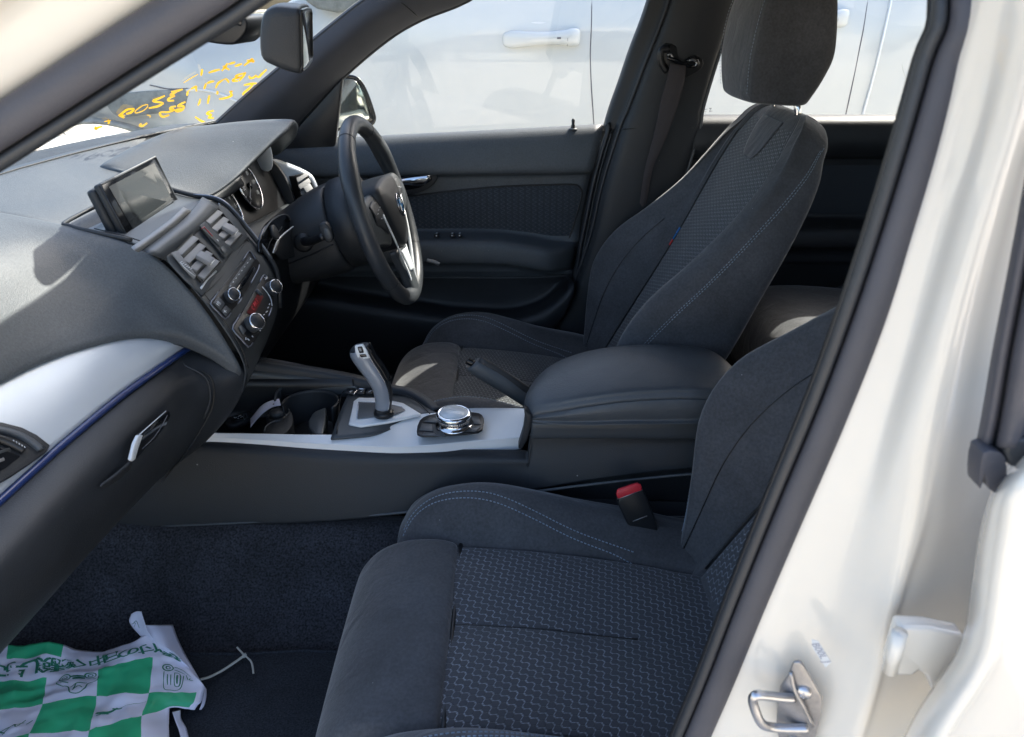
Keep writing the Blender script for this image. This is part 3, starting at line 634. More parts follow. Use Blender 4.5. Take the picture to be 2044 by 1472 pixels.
# belt web
def web(name, a, b, mat='seatbelt', parent=car):
    rows = [[p, (p+q)/2+V((0, -.002, 0)), q] for p, q in zip(a, b)]
    return loft(name, rows, mat, parent, k=5, solid=.0013)
web('seat_belt', [gp(728, 545, .611), gp(700, 680, .606), gp(650, 850, .604), gp(610, 1050, .604), gp(555, 1280, .606), gp(500, 1500, .61), gp(440, 1900, .64), gp(360, 2350, .645)],
    [gp(860, 570, .611), gp(850, 700, .606), gp(810, 850, .604), gp(745, 1050, .604), gp(655, 1280, .606), gp(570, 1480, .61), gp(500, 1900, .64), gp(400, 2350, .645)])
# ---- rear far door
def xrr(z): return 1.05
NPr = [(.965, .716), (.984, .710), (.986, .694), (.983, .668), (.968, .652), (.93, .648), (.905, .662), (.898, .674), (.89, .680), (.84, .684), (.77, .684), (.752, .678), (.747, .65), (.744, .622), (.738, .612), (.715, .610), (.70, .618), (.69, .645), (.675, .665), (.645, .668), (.64, .676), (.56, .682), (.545, .66), (.535, .63), (.52, .625), (.45, .64), (.33, .66)]
rows = [[V((x, Y, Z)) for Z, Y in NPr] for x in (.385, .5, .7, .95, 1.25, 1.6)]
rdoor = loft('door', rows, 'dark_plastic', car, k=3, solid=.004, label='inner panel of the rear door behind the driver')
mesh('window', *fan([V((.36, .735, .94)), V((.40, .70, 1.30)), V((.8, .70, 1.32)), V((1.25, .71, 1.25)), V((1.45, .73, .94))]), 'window_glass', rdoor, smooth=False)
plate('door_insert', [V((x, .6795, z)) for x, z in ((.42, .885), (1.4, .885), (1.4, .765), (.42, .765))], (0, .003, 0), 'knit_door', rdoor, bevel=.001)
tube('pocket_lip', [P(1500, 592, Y=.63), P(1560, 594, Y=.625), P(1620, 592, Y=.62), P(1670, 578, Y=.62), P(1730, 545, Y=.62)], .004, 'dark_plastic', rdoor, k=4)
# rear bench
bench = [[V((x, y, z)) for x, z in ((.62, .36), (.56, .42), (.535, .50), (.545, .565), (.59, .602), (.67, .61), (.80, .60), (.98, .575), (1.08, .56))] for y in (-.62, -.3, 0, .3, .5, .60, .635)]
for q in bench[0]: q.z -= .02
for q in bench[-1]: q.z -= .03; q.x += .01
rb = loft('rear_seat', bench, 'suede', car, k=5, solid=.004, label='rear bench cushion with a patch of sun')
bk = [[V((x, y, z)) for x, z in ((1.05, .55), (1.06, .62), (1.12, .80), (1.20, 1.0), (1.24, 1.06), (1.28, 1.0))] for y in (-.62, -.3, 0, .3, .62)]
loft('backrest', bk, 'suede', rb, k=4, solid=.004)
plate('parcel_shelf', [V((1.28, -.6, .98)), V((1.8, -.6, .98)), V((1.8, .6, .98)), V((1.28, .6, .98))], (0, 0, -.02), 'carpet', car, bevel=0)
# ================================================================== interior mirror
mx = V((-.296, .015, 1.178)); ml = V((-.18, 1, .0)).normalized(); mn_ = V((1, .18, -.10)).normalized(); mu = mn_.cross(ml).normalized()
if mu.z < 0: mu = -mu
def mrow(s, hw, hd0, hd1): # s along length
    c_ = mx+ml*s
    ring = []
    for a, b in ((-hd0, -hw*.55), (-hd0*.92, hw*.55), (-hd0*.5, hw*.95), (hd1*.4, hw), (hd1, hw*.97), (hd1*1.1, hw*.6), (hd1*1.1, -hw*.6), (hd1, -hw*.97), (hd1*.4, -hw), (-hd0*.5, -hw*.85)): ring.append(c_+mn_*a+mu*b)
    return ring
mir = loft('rear_view_mirror', [mrow(-.110, .026, .012, .010), mrow(-.108, .033, .026, .014), mrow(-.100, .0375, .032, .015), mrow(-.06, .040, .034, .015), mrow(0, .041, .034, .015), mrow(.08, .040, .030, .015), mrow(.112, .036, .022, .013), mrow(.118, .02, .01, .008)], 'dark_plastic', car, k=4, closed=True, caps=True)
gpt = [mx+mn_*.0168+ml*a+mu*b for a, b in ((-.103, -.026), (-.103, .026), (-.092, .034), (.09, .034), (.105, .02), (.105, -.02), (.09, -.034), (-.092, -.034))]
plate('mirror_glass', gpt, mn_*.001, 'rear_view_glass', mir, bevel=.0003)
tube('mirror_rim', gpt, .0022, 'black_plastic', mir, closed=True, k=2, seg=8)
tube('stalk', [P(492, 50, Y=-.02), P(480, 42, Y=-.0), P(462, 40, Y=.0)], .006, 'black_plastic', mir, k=4)
lathe('ball_joint', P(478, 42, Y=-.02), (1, 0, .1), [(.004, -.01), (.011, -.006), (.012, .004), (.008, .01)], 'gloss_black', mir, n=16)
plate('sensor_cover', [P(u, v, Y=-.03) for u, v in ((400, 70), (440, 45), (480, 28), (494, 44), (490, 66), (474, 84), (462, 90), (432, 88), (404, 82))], (0, .09, 0), 'black_plastic', mir, bevel=.008, k=2)
# ================================================================== parked SUV beyond
suv = thing('suv', 'large white four-wheel-drive vehicle parked close beyond the driver\'s window', 'suv', (.2, 2.6, 0))
YS = 1.90
def sx(x, z, d): return V((x, YS+d, z))
prof = [(.38, .10), (.45, .06), (.60, .03), (.72, .012), (.80, .006), (.92, .004), (1.02, .0), (1.12, .004), (1.20, .016), (1.26, .035), (1.31, .07)]
def slope(x): return .0
xs = [-2.55, -2.42, -2.2, -1.9, -1.62, -1.3, -1.0, -.6, -.2, .3, .8, 1.3, 1.8, 2.3, 2.6]
def archz(x, cx, r): return math.sqrt(max(0, r*r-(x-cx)**2))
rows = []
wheelx = (-1.62, 1.85); R_ = .44
def side_row(x):
    r = []
    a = 0
    for cx in wheelx: a = max(a, .36+archz(x, cx, R_) if abs(x-cx) < R_ else 0)
    for z, d in prof:
        zz = z
        if a > .38: zz = a+(z-.38)*(1.31-a)/(.93)
        dd = d+.10*max(0, (abs(x-.2)-1.9))**1.5*2
        if a > .4 and zz < a+.03: dd -= .012
        # bonnet line drops ahead of the pillar
        if x < -.75:
            t = min(1, (-.75-x)/1.7); lim = 1.15-.16*t
            zz = zz if zz < .8 else .8+(zz-.8)*(lim-.8)/(1.31-.8)
        r.append(V((x, YS+dd, zz)))
    return r
xs = sorted(set(xs+[cx+R_*math.sin(t) for cx in wheelx for t in np.linspace(-1.5, 1.5, 9)]))
sb = loft('body', [side_row(x) for x in xs], 'suv_paint', suv, k=3, kr=2, solid=.01)
loft('bonnet', [[V((x, y, zz)) for y, zz in ((YS+.06+.1*max(0, -x-1.9), zt), (YS+.25, zt+.035), (YS+.8, zt+.06), (YS+1.3, zt+.05), (YS+1.75, zt))] for x, zt in ((-.75, 1.15), (-1.2, 1.11), (-1.8, 1.05), (-2.3, 1.0), (-2.5, .95))], 'suv_paint', suv, k=3, solid=.01)
plate('side_glass', [V((x, YS+d, z)) for x, z, d in ((-.62, 1.30, .07), (-.05, 1.68, .20), (2.2, 1.68, .20), (2.45, 1.30, .07))], (0, .01, 0), 'gloss_black', suv, bevel=0)
loft('roof', [[V((x, y, z)) for y, z in ((YS+.20, 1.67), (YS+.30, 1.74), (YS+.9, 1.78), (YS+1.5, 1.74))] for x in (-.2, .5, 1.4, 2.3)], 'suv_paint', suv, k=3, solid=.02)
plate('windshield', [V((-.05, YS+.22, 1.68)), V((-.05, YS+1.6, 1.68)), V((-.85, YS+1.7, 1.17)), V((-.85, YS+.12, 1.17))], (-.01, 0, .01), 'gloss_black', suv, bevel=0)
plate('underbody', [V((x, y, .42)) for x, y in ((-2.4, YS+.1), (2.5, YS+.1), (2.5, YS+1.7), (-2.4, YS+1.7))], (0, 0, -.1), 'black_plastic', suv, bevel=0)
# door gaps
def sideY(z): return YS+float(np.interp(z, [a for a, b in prof], [b for a, b in prof]))
def gap(name, pts): return tube(name, [V((x, sideY(z)-.0050, z)) for x, z in pts], .0022, 'mark_dark', suv, k=4, seg=6)
def px_side(u, v):
    p = P(u, v, Y=YS)
    for _ in range(3): p = P(u, v, Y=sideY(p.z))
    return (p.x, p.z)
gap('door_gap', [px_side(*q) for q in ((1181, -60), (1181, 0), (1180, 60), (1178, 110), (1180, 170), (1184, 230), (1188, 300), (1190, 420))])
gap('door_gap', [px_side(*q) for q in ((1742, -60), (1731, 0), (1722, 60), (1712, 110), (1700, 170), (1688, 225), (1670, 300))])
gap('wing_gap', [px_side(*q) for q in ((300, 170), (340, 178), (390, 176), (430, 184), (460, 197), (492, 222), (520, 260))])
gap('wing_gap', [px_side(*q) for q in ((90, 230), (120, 258), (150, 285), (172, 298))])
# chrome strip ahead of the rear wheel
vs_, fs_ = sweep_data([V((px_side(u, v)[0], sideY(px_side(u, v)[1])-.004, px_side(u, v)[1])) for u, v in ((1790, -60), (1778, 0), (1765, 60), (1752, 115), (1738, 170), (1722, 228), (1705, 300))], circ(.012, 10, .005), k=4); mesh('trim_strip', vs_, fs_, 'silver', suv)
tube('wing_crease', [V((x, sideY(z)-.001, z)) for x, z in [px_side(*q) for q in ((1868, 60), (1840, 40), (1812, 60), (1800, 120), (1815, 170), (1840, 200))]], .003, 'suv_paint', suv, k=4)
# handles
def handle(u0, u1, v):
    h0 = px_side(u0, v); h1 = px_side(u1, v-3); y0 = sideY(h0[1])
    c_ = V(((h0[0]+h1[0])/2, y0, (h0[1]+h1[1])/2)); L_ = h1[0]-h0[0]
    rows = []
    for s, hw, dd in ((-.5, .008, .004), (-.47, .021, .016), (-.38, .029, .028), (-.25, .027, .038), (-.08, .023, .046), (.1, .022, .047), (.28, .025, .044), (.40, .030, .040), (.48, .026, .028), (.5, .012, .008)):
        q = c_+V((s*L_, 0, s*.010)); rows.append([q+V((0, .004, hw)), q+V((0, -dd*.8, hw*.9)), q+V((0, -dd, 0)), q+V((0, -dd*.8, -hw*.9)), q+V((0, .004, -hw))])
    hd = loft('door_handle', rows, 'suv_paint', suv, k=4, solid=.002)
    # scooped cup behind the grip
    cup = []
    for r in (.001, .035, .055, .068): cup.append([c_+V((-.01+r*1.15*math.cos(t), -.0005-(0 if r > .06 else .0006), .004+r*.75*math.sin(t))) for t in np.linspace(0, 2*math.pi, 13)[:-1]])
    loft('handle_cup', cup, 'mark_white', hd, k=3, closed=True)
    tube('cap_seam', [c_+V((L_*.33, -.0350, .0255)), c_+V((L_*.33, -.0438, 0)), c_+V((L_*.33, -.0350, -.0255))], .0009, 'mark_dark', hd, k=3, seg=6)
    box('lock_button', c_+V((L_*.22, -.0468, .002)), (.014, .002, .006), 'mark_dark', hd, bevel=.0008)
handle(1003, 1158, 78)
handle(1536, 1690, 40)
# flat dark piece on the wing and the wheel in its arch
q = [px_side(*p) for p in ((211, 200), (226, 188), (290, 182), (372, 178), (378, 184), (370, 215), (360, 222), (300, 228), (240, 234), (228, 228), (216, 212))]
plate('wing_dark_piece', [V((x, sideY(z)-.010, z)) for x, z in q], (0, .012, 0), 'suv_dark', suv, bevel=.003)
tube('wing_highlight', [V((x, sideY(z)-.010, z)) for x, z in [px_side(*p) for p in ((374, 180), (400, 179), (430, 184), (455, 193), (484, 208))]], .005, 'white_enamel', suv, k=4)  # pale tube paints the bright reflection curve on the wing
for cx in wheelx:
    wh = lathe('wheel', V((cx, YS+.02, .37)), (0, 1, 0), [(.20, .0), (.34, .0), (.37, .02), (.375, .12), (.36, .22), (.2, .23)], 'tyre', suv, n=48)
    vs, fs = multi([lathe_data(V((cx, YS+.03, .37)), (0, 1, 0), [(.05, 0), (.23, -.012), (.24, 0), (.24, .1)], 40)]+[box_data(V((cx+.12*math.cos(t), YS+.02, .37+.12*math.sin(t))), (V((math.cos(t), 0, math.sin(t))), (0, 1, 0), V((-math.sin(t), 0, math.cos(t)))), (.22, .02, .035)) for t in np.arange(5)*1.2566]); mesh('rim', vs, fs, 'silver', wh)
    vs, fs = sweep_data([V((cx+(R_+.01)*math.cos(t), YS+.012, .36+(R_+.01)*math.sin(t))) for t in np.linspace(.05, 3.09, 30)], circ(.028, 8, .012), up=(0, -1, 0)); mesh('arch_cladding', vs, fs, 'suv_dark', suv)
# wing mirror foot / wiper seen at the top edge
plate('wing_mirror', [V((x, YS-.10, z)) for x, z in [(P(u, v, Y=YS-.10).x, P(u, v, Y=YS-.10).z) for u, v in ((600, -60), (608, 2), (632, 18), (672, 26), (700, 22), (722, 8), (740, -60))]], (0, .16, 0), 'suv_dark', suv, bevel=.01)
# small etched maker's mark and arrow in the corner of the far rear glass
D = []
for a, b, c_, d_ in ((1402, 204, 1406, 212), (1406, 212, 1401, 212), (1398, 219, 1404, 218), (1406, 220, 1412, 218), (1415, 217, 1420, 216), (1420, 216, 1416, 223), (1416, 223, 1422, 222), (1400, 224, 1410, 223)):
    D.append(sweep_data([P(a, b, Y=.70), P(c_, d_, Y=.70)], circ(.0006, 5)))
vs, fs = multi(D); mesh('etching', vs, fs, 'grey_plastic', rdoor)
# ================================================================== dashboard pad (driver's and passenger's side, one moulding)
# station profiles: (X, Z) from the windscreen foot, over the crest, down the face to the rolled lip
stn = [
 (-.660, [(-.665,.985),(-.640,.980),(-.620,.974),(-.602,.962),(-.590,.942),(-.580,.912),(-.572,.885),(-.572,.866),(-.590,.858)]),
 (-.450, [(-.715,.985),(-.665,.977),(-.628,.966),(-.606,.948),(-.590,.922),(-.576,.892),(-.566,.868),(-.563,.852),(-.582,.846)]),
 (-.330, [(-.745,.985),(-.680,.976),(-.634,.962),(-.606,.942),(-.584,.912),(-.566,.880),(-.553,.858),(-.550,.846),(-.568,.838)]),
 (-.250, [(-.760,.985),(-.690,.975),(-.634,.960),(-.602,.938),(-.576,.905),(-.550,.872),(-.530,.850),(-.522,.838),(-.538,.830)]),
 (-.190, [(-.770,.985),(-.690,.974),(-.625,.957),(-.588,.934),(-.556,.900),(-.526,.868),(-.503,.842),(-.493,.826),(-.507,.816)]),
 (-.158, [(-.775,.985),(-.680,.972),(-.605,.952),(-.560,.930),(-.524,.896),(-.494,.862),(-.470,.832),(-.459,.812),(-.470,.800)]),
 (-.138, [(-.778,.985),(-.670,.970),(-.570,.946),(-.520,.920),(-.486,.884),(-.458,.842),(-.436,.805),(-.424,.782),(-.432,.770)]),
 (-.124, [(-.780,.985),(-.660,.968),(-.535,.938),(-.478,.908),(-.445,.866),(-.421,.822),(-.402,.775),(-.392,.742),(-.398,.730)]),
]
rows = [[V((x, y, z)) for x, z in pr] for y, pr in stn]
dash = loft('dashboard', rows, 'dash_plastic', car, k=5, solid=.003)
# top deck behind the stack and ahead of the driver
deck = [[V((x, y, z)) for x, z in ((x0, .985), (-.70, .968), (-.63, .952), (-.565, .915), (-.53, .885))] for y, x0 in ((-.125, -.780), (0, -.79), (.13, -.785), (.3, -.755), (.5, -.70), (.66, -.64))]
loft('top_pad', deck, 'dash_plastic', dash, k=4, solid=.003)
# ---- instrument hood
lip = [(230, 325, .115, -.66), ]
rim = [V((-.615, .165, .950)), V((-.570, .160, .930)), P(392, 398, Y=.178), P(430, 386, Y=.205), P(470, 356, Y=.245), P(505, 322, Y=.29), P(545, 284, Y=.335), P(572, 262, Y=.365), P(584, 247, Y=.39), V((-.425, .44, 1.004)), V((-.440, .50, .985)), V((-.465, .55, .958)), V((-.50, .585, .93))]
back = [V((-.635, .180, .958)), V((-.67, .185, .962)), V((-.69, .19, .967)), V((-.695, .20, .972)), V((-.69, .24, .978)), V((-.685, .28, .983)), V((-.68, .32, .987)), V((-.675, .355, .990)), V((-.67, .39, .991)), V((-.665, .44, .990)), V((-.655, .50, .984)), V((-.65, .55, .975)), V((-.645, .60, .965))]
front_up = [r+V((-.010, 0, .006)) for r in rim]
mid1 = [r*.7+b*.3+V((0, 0, .010)) for r, b in zip(rim, back)]
mid2 = [r*.35+b*.65+V((0, 0, .008)) for r, b in zip(rim, back)]
under = [r+V((-.020, .004, -.012)) for r in rim]; under2 = [r*.55+b*.45+V((0, .01, -.030)) for r, b in zip(rim, back)]
down = [b+V((-.04, 0, -.05)) for b in back]
hood = loft('instrument_hood', [down, back, mid2, mid1, front_up, rim, under, under2], 'dash_plastic', dash, k=5, solid=.002)
# dark soft cheek between hood lip and stack
loft('hood_cheek', [[P(345, 386, Y=.135), P(390, 398, Y=.165), P(430, 388, Y=.20), P(480, 352, Y=.25)], [P(352, 400, Y=.135), P(400, 408, Y=.17), P(440, 400, Y=.21), P(478, 376, Y=.26)], [V((-.60, .14, .90)), V((-.60, .18, .90)), V((-.60, .22, .90)), V((-.60, .27, .90))]], 'dark_plastic', dash, k=4, solid=.002)
# ---- instrument cluster
cpl = plane3(V((-.525, .20, .93)), V((-.525, .50, .93)), V((-.485, .35, .82)))
def CP(u, v, off=0): return P(u, v, pl=cpl, off=off)
clu = plate('instrument_cluster', [V((-.545, .245, .935)), V((-.545, .30, .955)), V((-.545, .38, .975)), V((-.535, .50, .96)), V((-.475, .53, .80)), V((-.475, .20, .80)), V((-.52, .20, .89))], (-.02, 0, 0), 'black_plastic', dash, bevel=.003)
cn = cpl[1]; ce1 = V((0, 1, 0)); ce2 = cn.cross(ce1); ce2 = ce2 if ce2.z > 0 else -ce2
for cu, cv, rr, a0 in ((497, 372, .046, 0), (461, 420, .038, 0)):
    c_ = CP(cu, cv, .006)
    ring = [c_+ce1*rr*math.cos(t)+ce2*rr*math.sin(t) for t in np.linspace(0, 2*math.pi, 41)[:-1]]
    gg = tube('gauge', ring, .0020, 'chrome', clu, closed=True, k=1, seg=8)
    lathe('dial', c_-cn*.001, cn, [(.0001, 0), (rr*.98, 0), (rr, -.002)], 'black_plastic', gg, n=32)
    D = []
    for k_ in range(13):
        t = math.radians(220-k_*21.6); D.append(sweep_data([c_+cn*.0008+(ce1*math.cos(t)+ce2*math.sin(t))*rr*a for a in (.80, .92)], circ(.0005, 4)))
    for k_, s in enumerate(('0', '20', '40', '60', '80', '100', '120')):
        t = math.radians(220-k_*43.2); cc = c_+cn*.001+(ce1*math.cos(t)+ce2*math.sin(t))*rr*.64
        D.append(text_data(s if rr and cu > 480 else str(k_), .0105, lambda x, y: cc+ce1*x+ce2*y, .0001))
    vs, fs = multi(D); mesh('marking', vs, fs, 'mark_white', gg, smooth=False)
    t = math.radians(212); vs, fs = sweep_data([c_+cn*.003-(ce1*math.cos(t)+ce2*math.sin(t))*.008, c_+cn*.003+(ce1*math.cos(t)+ce2*math.sin(t))*rr*.74], circ(.0008, 6)); mesh('needle', vs, fs, 'mark_white', gg)
    lathe('needle_cap', c_, cn, [(.007, 0), (.0065, .004), (.0001, .005)], 'gloss_black', gg, n=16)
# shelf below the cluster, round start-button housing and dark knee panel
loft('cluster_shelf', [[CP(438, 470, .003), CP(500, 447, .003), CP(585, 402, .003)], [CP(445, 478, .012), CP(505, 455, .012), CP(588, 408, .012)], [V((-.44, .22, .80)), V((-.44, .33, .80)), V((-.44, .50, .80))]], 'stack_plastic', dash, k=4, solid=.002)
kn = [[V((x-.01, y, z)) for x, z in ((-.50, .84), (-.445, .81), (-.425, .78), (-.43, .72), (-.44, .66), (-.47, .60), (-.56, .56), (-.75, .54))] for y in (.135, .2, .3, .45, .6, .68)]
loft('knee_panel', kn, 'black_plastic', dash, k=4, solid=.003)
so = [P(u, v, X=-.428) for u, v in ((512, 505), (516, 470), (530, 445), (550, 431), (566, 430), (575, 445), (566, 480), (548, 500), (530, 508))]
plate('start_button_housing', so, (.006, 0, 0), 'gloss_black', dash, bevel=.002, k=2)
tube('housing_rim', [p+V((.007, 0, 0)) for p in so[1:6]], .0013, 'grey_plastic', dash, k=4)
lathe('start_button', P(545, 465, X=-.418), (1, 0, .3), [(.013, 0), (.013, .005), (.0115, .006), (.0001, .0055)], 'dark_plastic', dash, n=28)
plate('column_gap_panel', [P(u, v, X=-.422) for u, v in ((545, 505), (556, 475), (580, 455), (610, 440), (620, 470), (600, 510), (560, 520))], (.004, 0, 0), 'dark_plastic', dash, bevel=.002)
tube('panel_edge', [P(u, v, X=-.415) for u, v in ((545, 505), (556, 478), (578, 458), (596, 445))], .0012, 'silver', dash, k=4)
# ---- right-hand trim blade with outer vent (lit silver)
tr = loft('trim', [[P(u, v, Y=y) for u, v in pts] for y, pts in (
  (.535, [(540, 318), (548, 345), (565, 365), (578, 395), (592, 430), (598, 436)]),
  (.545, [(548, 318), (566, 338), (578, 358), (590, 390), (600, 425), (604, 432)]),
  (.555, [(556, 320), (585, 334), (600, 345), (606, 372), (612, 410), (610, 428)]),
  (.57, [(562, 322), (596, 335), (622, 350), (634, 372), (640, 392), (632, 410)]))], 'silver_paint', dash, k=4, solid=.002, label='silver trim around the outer vent')
plate('trim_cheek', [P(u, v, Y=.515) for u, v in ((538, 322), (548, 326), (566, 350), (580, 380), (592, 425), (584, 430), (560, 408), (542, 372), (535, 340))], (0, .012, 0), 'dark_plastic', dash, bevel=.003, k=2)
plate('hood_lining', [P(u, v, Y=.475) for u, v in ((508, 310), (516, 299), (532, 289), (540, 300), (543, 322), (540, 340), (528, 343), (516, 333))], (0, .010, 0), 'silver_paint', dash, bevel=.003, k=2)
def vent(name, q, dn, parent, nlou=4, knob=True, depth=.030, fins=True, lw=.62):
    """q: four corners (near-top, far-top, far-bottom, near-bottom); dn outward normal"""
    a, b, c_, d_ = q; dn = V(dn).normalized()
    fr_ = [a, b, c_, d_]
    vs = []; fs = []
    inner = [p+(sum(fr_, V())/4-p)*.07 for p in fr_]
    for ring in ([p+dn*.002 for p in fr_], [p+dn*.002 for p in inner], [p-dn*depth for p in inner]): vs += ring
    for r in range(2):
        for i in range(4): j = (i+1) % 4; fs.append((r*4+i, r*4+j, (r+1)*4+j, (r+1)*4+i))
    fs.append((8, 9, 10, 11))
    vt = mesh(name, vs, fs, 'black_plastic', parent, smooth=False)
    def Q(s, t): return (a*(1-s)+b*s)*(1-t)+(d_*(1-s)+c_*s)*t
    wdt = (Q(.95, .5)-Q(.05, .5)).length; lat = (Q(.9, .5)-Q(.1, .5)).normalized(); upv = (Q(.5, 0)-Q(.5, 1)).normalized()
    slope_ = (dn*.38-upv*.92).normalized()      # blades tip down toward the cabin
    for k_ in range(nlou):
        t = (k_+.45)/nlou; cc = Q(.5, t)+dn*.001; th = slope_.cross(lat).normalized(); hgt = (Q(.5, 1)-Q(.5, 0)).length/nlou
        vs_, fs_ = box_data(cc, (lat, slope_, th), (wdt*.97, hgt*.70, .0032)); mesh('louvre', vs_, fs_, 'vent_plastic', vt, bevel=.0008)
    if knob:
        cc = Q(.52, .60)+dn*.007; th = slope_.cross(lat).normalized()
        vs_, fs_ = box_data(cc, (lat, slope_, th), (.021, .022, .0065)); kb = mesh('vent_tab', vs_, fs_, 'vent_plastic', vt, bevel=.0015)
        vs_, fs_ = box_data(cc+slope_*.0115, (lat, slope_, th), (.014, .0015, .004)); mesh('tab_mark', vs_, fs_, 'white_enamel', kb, bevel=.0004)
    return vt, Q
q = [P(588, 350, Y=.525), P(612, 345, Y=.555), P(631, 388, Y=.555), P(606, 416, Y=.525)]
nv = (q[1]-q[0]).cross(q[3]-q[0]); nv = nv if nv.x > 0 else -nv
vent('air_vent', q, nv, dash, 4, True, .02)
# ================================================================== centre stack
N_ = [(-.560, -.123, .945), (-.508, -.123, .930), (-.469, -.123, .908), (-.432, -.123, .855), (-.409, -.123, .812), (-.392, -.122, .770), (-.388, -.120, .737), (-.40, -.118, .70)]
F_ = [(-.590, .132, .948), (-.535, .132, .932), (-.482, .132, .919), (-.445, .133, .866), (-.420, .133, .825), (-.410, .133, .79), (-.412, .128, .735), (-.43, .115, .69)]
rows = []
for s in (0, .03, .12, .35, .65, .88, .97, 1):
    bulge = .003*math.sin(math.pi*s)**.7 if 0 < s < 1 else 0
    rows.append([V(a)*(1-s)+V(b)*s+V((bulge*.8, 0, bulge*.5))*(1 if i > 1 else .3) for i, (a, b) in enumerate(zip(N_, F_))])
stack = loft('centre_stack', rows, 'stack_plastic', dash, k=5, solid=.002)
plate('stack_side', [V((x, .130, z)) for x, z in ((-.59, .94), (-.53, .928), (-.482, .915), (-.447, .862), (-.421, .82), (-.412, .785), (-.414, .735), (-.432, .69), (-.47, .63), (-.75, .60), (-.75, .93))], (0, -.015, 0), 'dark_plastic', stack, bevel=.002)
sp_ = plane3(V((-.469, -.12, .908))+V((.004, 0, .003)), V((-.392, -.12, .770))+V((.004, 0, .003)), V((-.482, .13, .919))+V((.004, 0, .003)))
def SP(u, v, off=0): return P(u, v, pl=sp_, off=off)
sn = sp_[1]
G4 = lambda x, y: (150+x/3.68, 300+y/3.68)
def S4(x, y, off=.005): return SP(*G4(x, y), off)
# satin rim along the right and top edge of the stack, left edge seam
tube('stack_rim', [V(p)+V((.006, .002, .004)) for p in F_[:-1]], .0042, 'dark_plastic', stack, k=5)
tube('stack_rim', [V((-.70, .128, .958)), V((-.62, .132, .955)), V(F_[1])+V((.002, 0, .006)), V(F_[2])+V((.006, 0, .008)), V(F_[3])+V((.011, 0, .005)), V(F_[4])+V((.011, 0, .002))], .0014, 'dim_silver', stack, k=5)
tube('seam', [V(p)+V((.004, .004, .004)) for p in N_[:7]], .0009, 'black_plastic', stack, k=5, seg=6)
# satin band between the screen well and the vents
loft('band', [[SP(u, v, o) for u, v in pts] for o, pts in ((.003, [(283, 500), (325, 468), (372, 430), (404, 394)]), (.011, [(296, 506), (340, 474), (388, 436), (420, 402)]), (.012, [(312, 512), (356, 482), (404, 443), (434, 411)]), (.004, [(330, 520), (372, 490), (420, 448), (446, 416)]))], 'grey_plastic', stack, k=5, solid=.001)
# twin vents + hazard/lock strip between them
bzp = [S4(*p) for p in ((660, 785), (860, 600), (1055, 405), (1110, 440), (1190, 520), (1262, 640), (1130, 780), (930, 1070), (800, 960), (700, 850))]
bez = plate('vent_bezel', bzp, sn*.003, 'grey_plastic', stack, bevel=.0012)
nq = [S4(725, 745, .0105), S4(855, 612, .0105), S4(1075, 830, .0105), S4(930, 985, .0105)]
fq = [S4(940, 520, .0105), S4(1045, 425, .0105), S4(1225, 630, .0105), S4(1130, 730, .0105)]
for vq in (nq, fq): plate('vent_shade_plate', [p-sn*.0032 for p in vq], -sn*.001, 'gloss_black', bez, bevel=0)  # flat black plates paint the shade inside the vent openings
vent('air_vent', nq, sn, dash, 4, True, .03); vent('air_vent', fq, sn, dash, 4, True, .03)
# thumb wheel with its white scale, at the near edge
tw = [S4(700, 760, .011), S4(740, 745, .012), S4(880, 925, .012), S4(870, 950, .011), S4(800, 880, .011)]
plate('thumb_wheel', tw, sn*.003, 'vent_plastic', bez, bevel=.001)
D = [sweep_data([S4(x, y, .0155), S4(x+14, y-6, .0155)], circ(.0006, 5)) for x, y in ((772, 825), (786, 835), (800, 846), (814, 858), (828, 866), (843, 876))]
D.append(sweep_data([S4(770, 822, .0155), S4(812, 870, .0155), S4(880, 925, .0155)], circ(.0006, 5), k=3))
vs, fs = multi(D); mesh('scale', vs, fs, 'mark_white', bez)
tube('chrome_slider', [S4(925, 1015, .009), S4(970, 950, .009), S4(1035, 890, .009)], .0016, 'silver', bez, k=3)
mids = [S4(905, 560, .010), S4(945, 530, .010), S4(1150, 745, .010), S4(1095, 800, .010)]
ms = plate('switch_strip', mids, sn*.003, 'stack_plastic', bez, bevel=.001)
hz = plate('hazard_switch', [S4(925, 575, .014), S4(945, 560, .014), S4(1075, 695, .014), S4(1060, 712, .014)], sn*.0012, 'grey_plastic', ms, bevel=.0006)
tube('hazard_line', [S4(930, 578, .0158), S4(948, 565, .0158), S4(1010, 632, .0158)], .0006, 'red_plastic', hz, k=1, seg=6)
vs, fs = box_data(S4(1048, 662, .0155), ((S4(1060, 675)-S4(1030, 640)).normalized(), sn, sn.cross((S4(1060, 675)-S4(1030, 640)).normalized())), (.0035, .0006, .0018)); mesh('light', vs, fs, 'white_enamel', hz, smooth=False)
plate('lock_switch', [S4(1065, 725, .014), S4(1085, 706, .014), S4(1118, 742, .014), S4(1098, 765, .014)], sn*.0012, 'grey_plastic', ms, bevel=.0006)
# seams of the audio fascia
for a in ([(920, 1080), (1040, 970), (1150, 830), (1262, 655)], [(1262, 655), (1275, 672)]):
    tube('seam', [S4(x, y, .0045) for x, y in a], .0011, 'black_plastic', stack, k=3, seg=6)
G6 = lambda x, y: (380+x/6.132, 480+y/6.132)
def S6(x, y, off=.005): return SP(*G6(x, y), off)
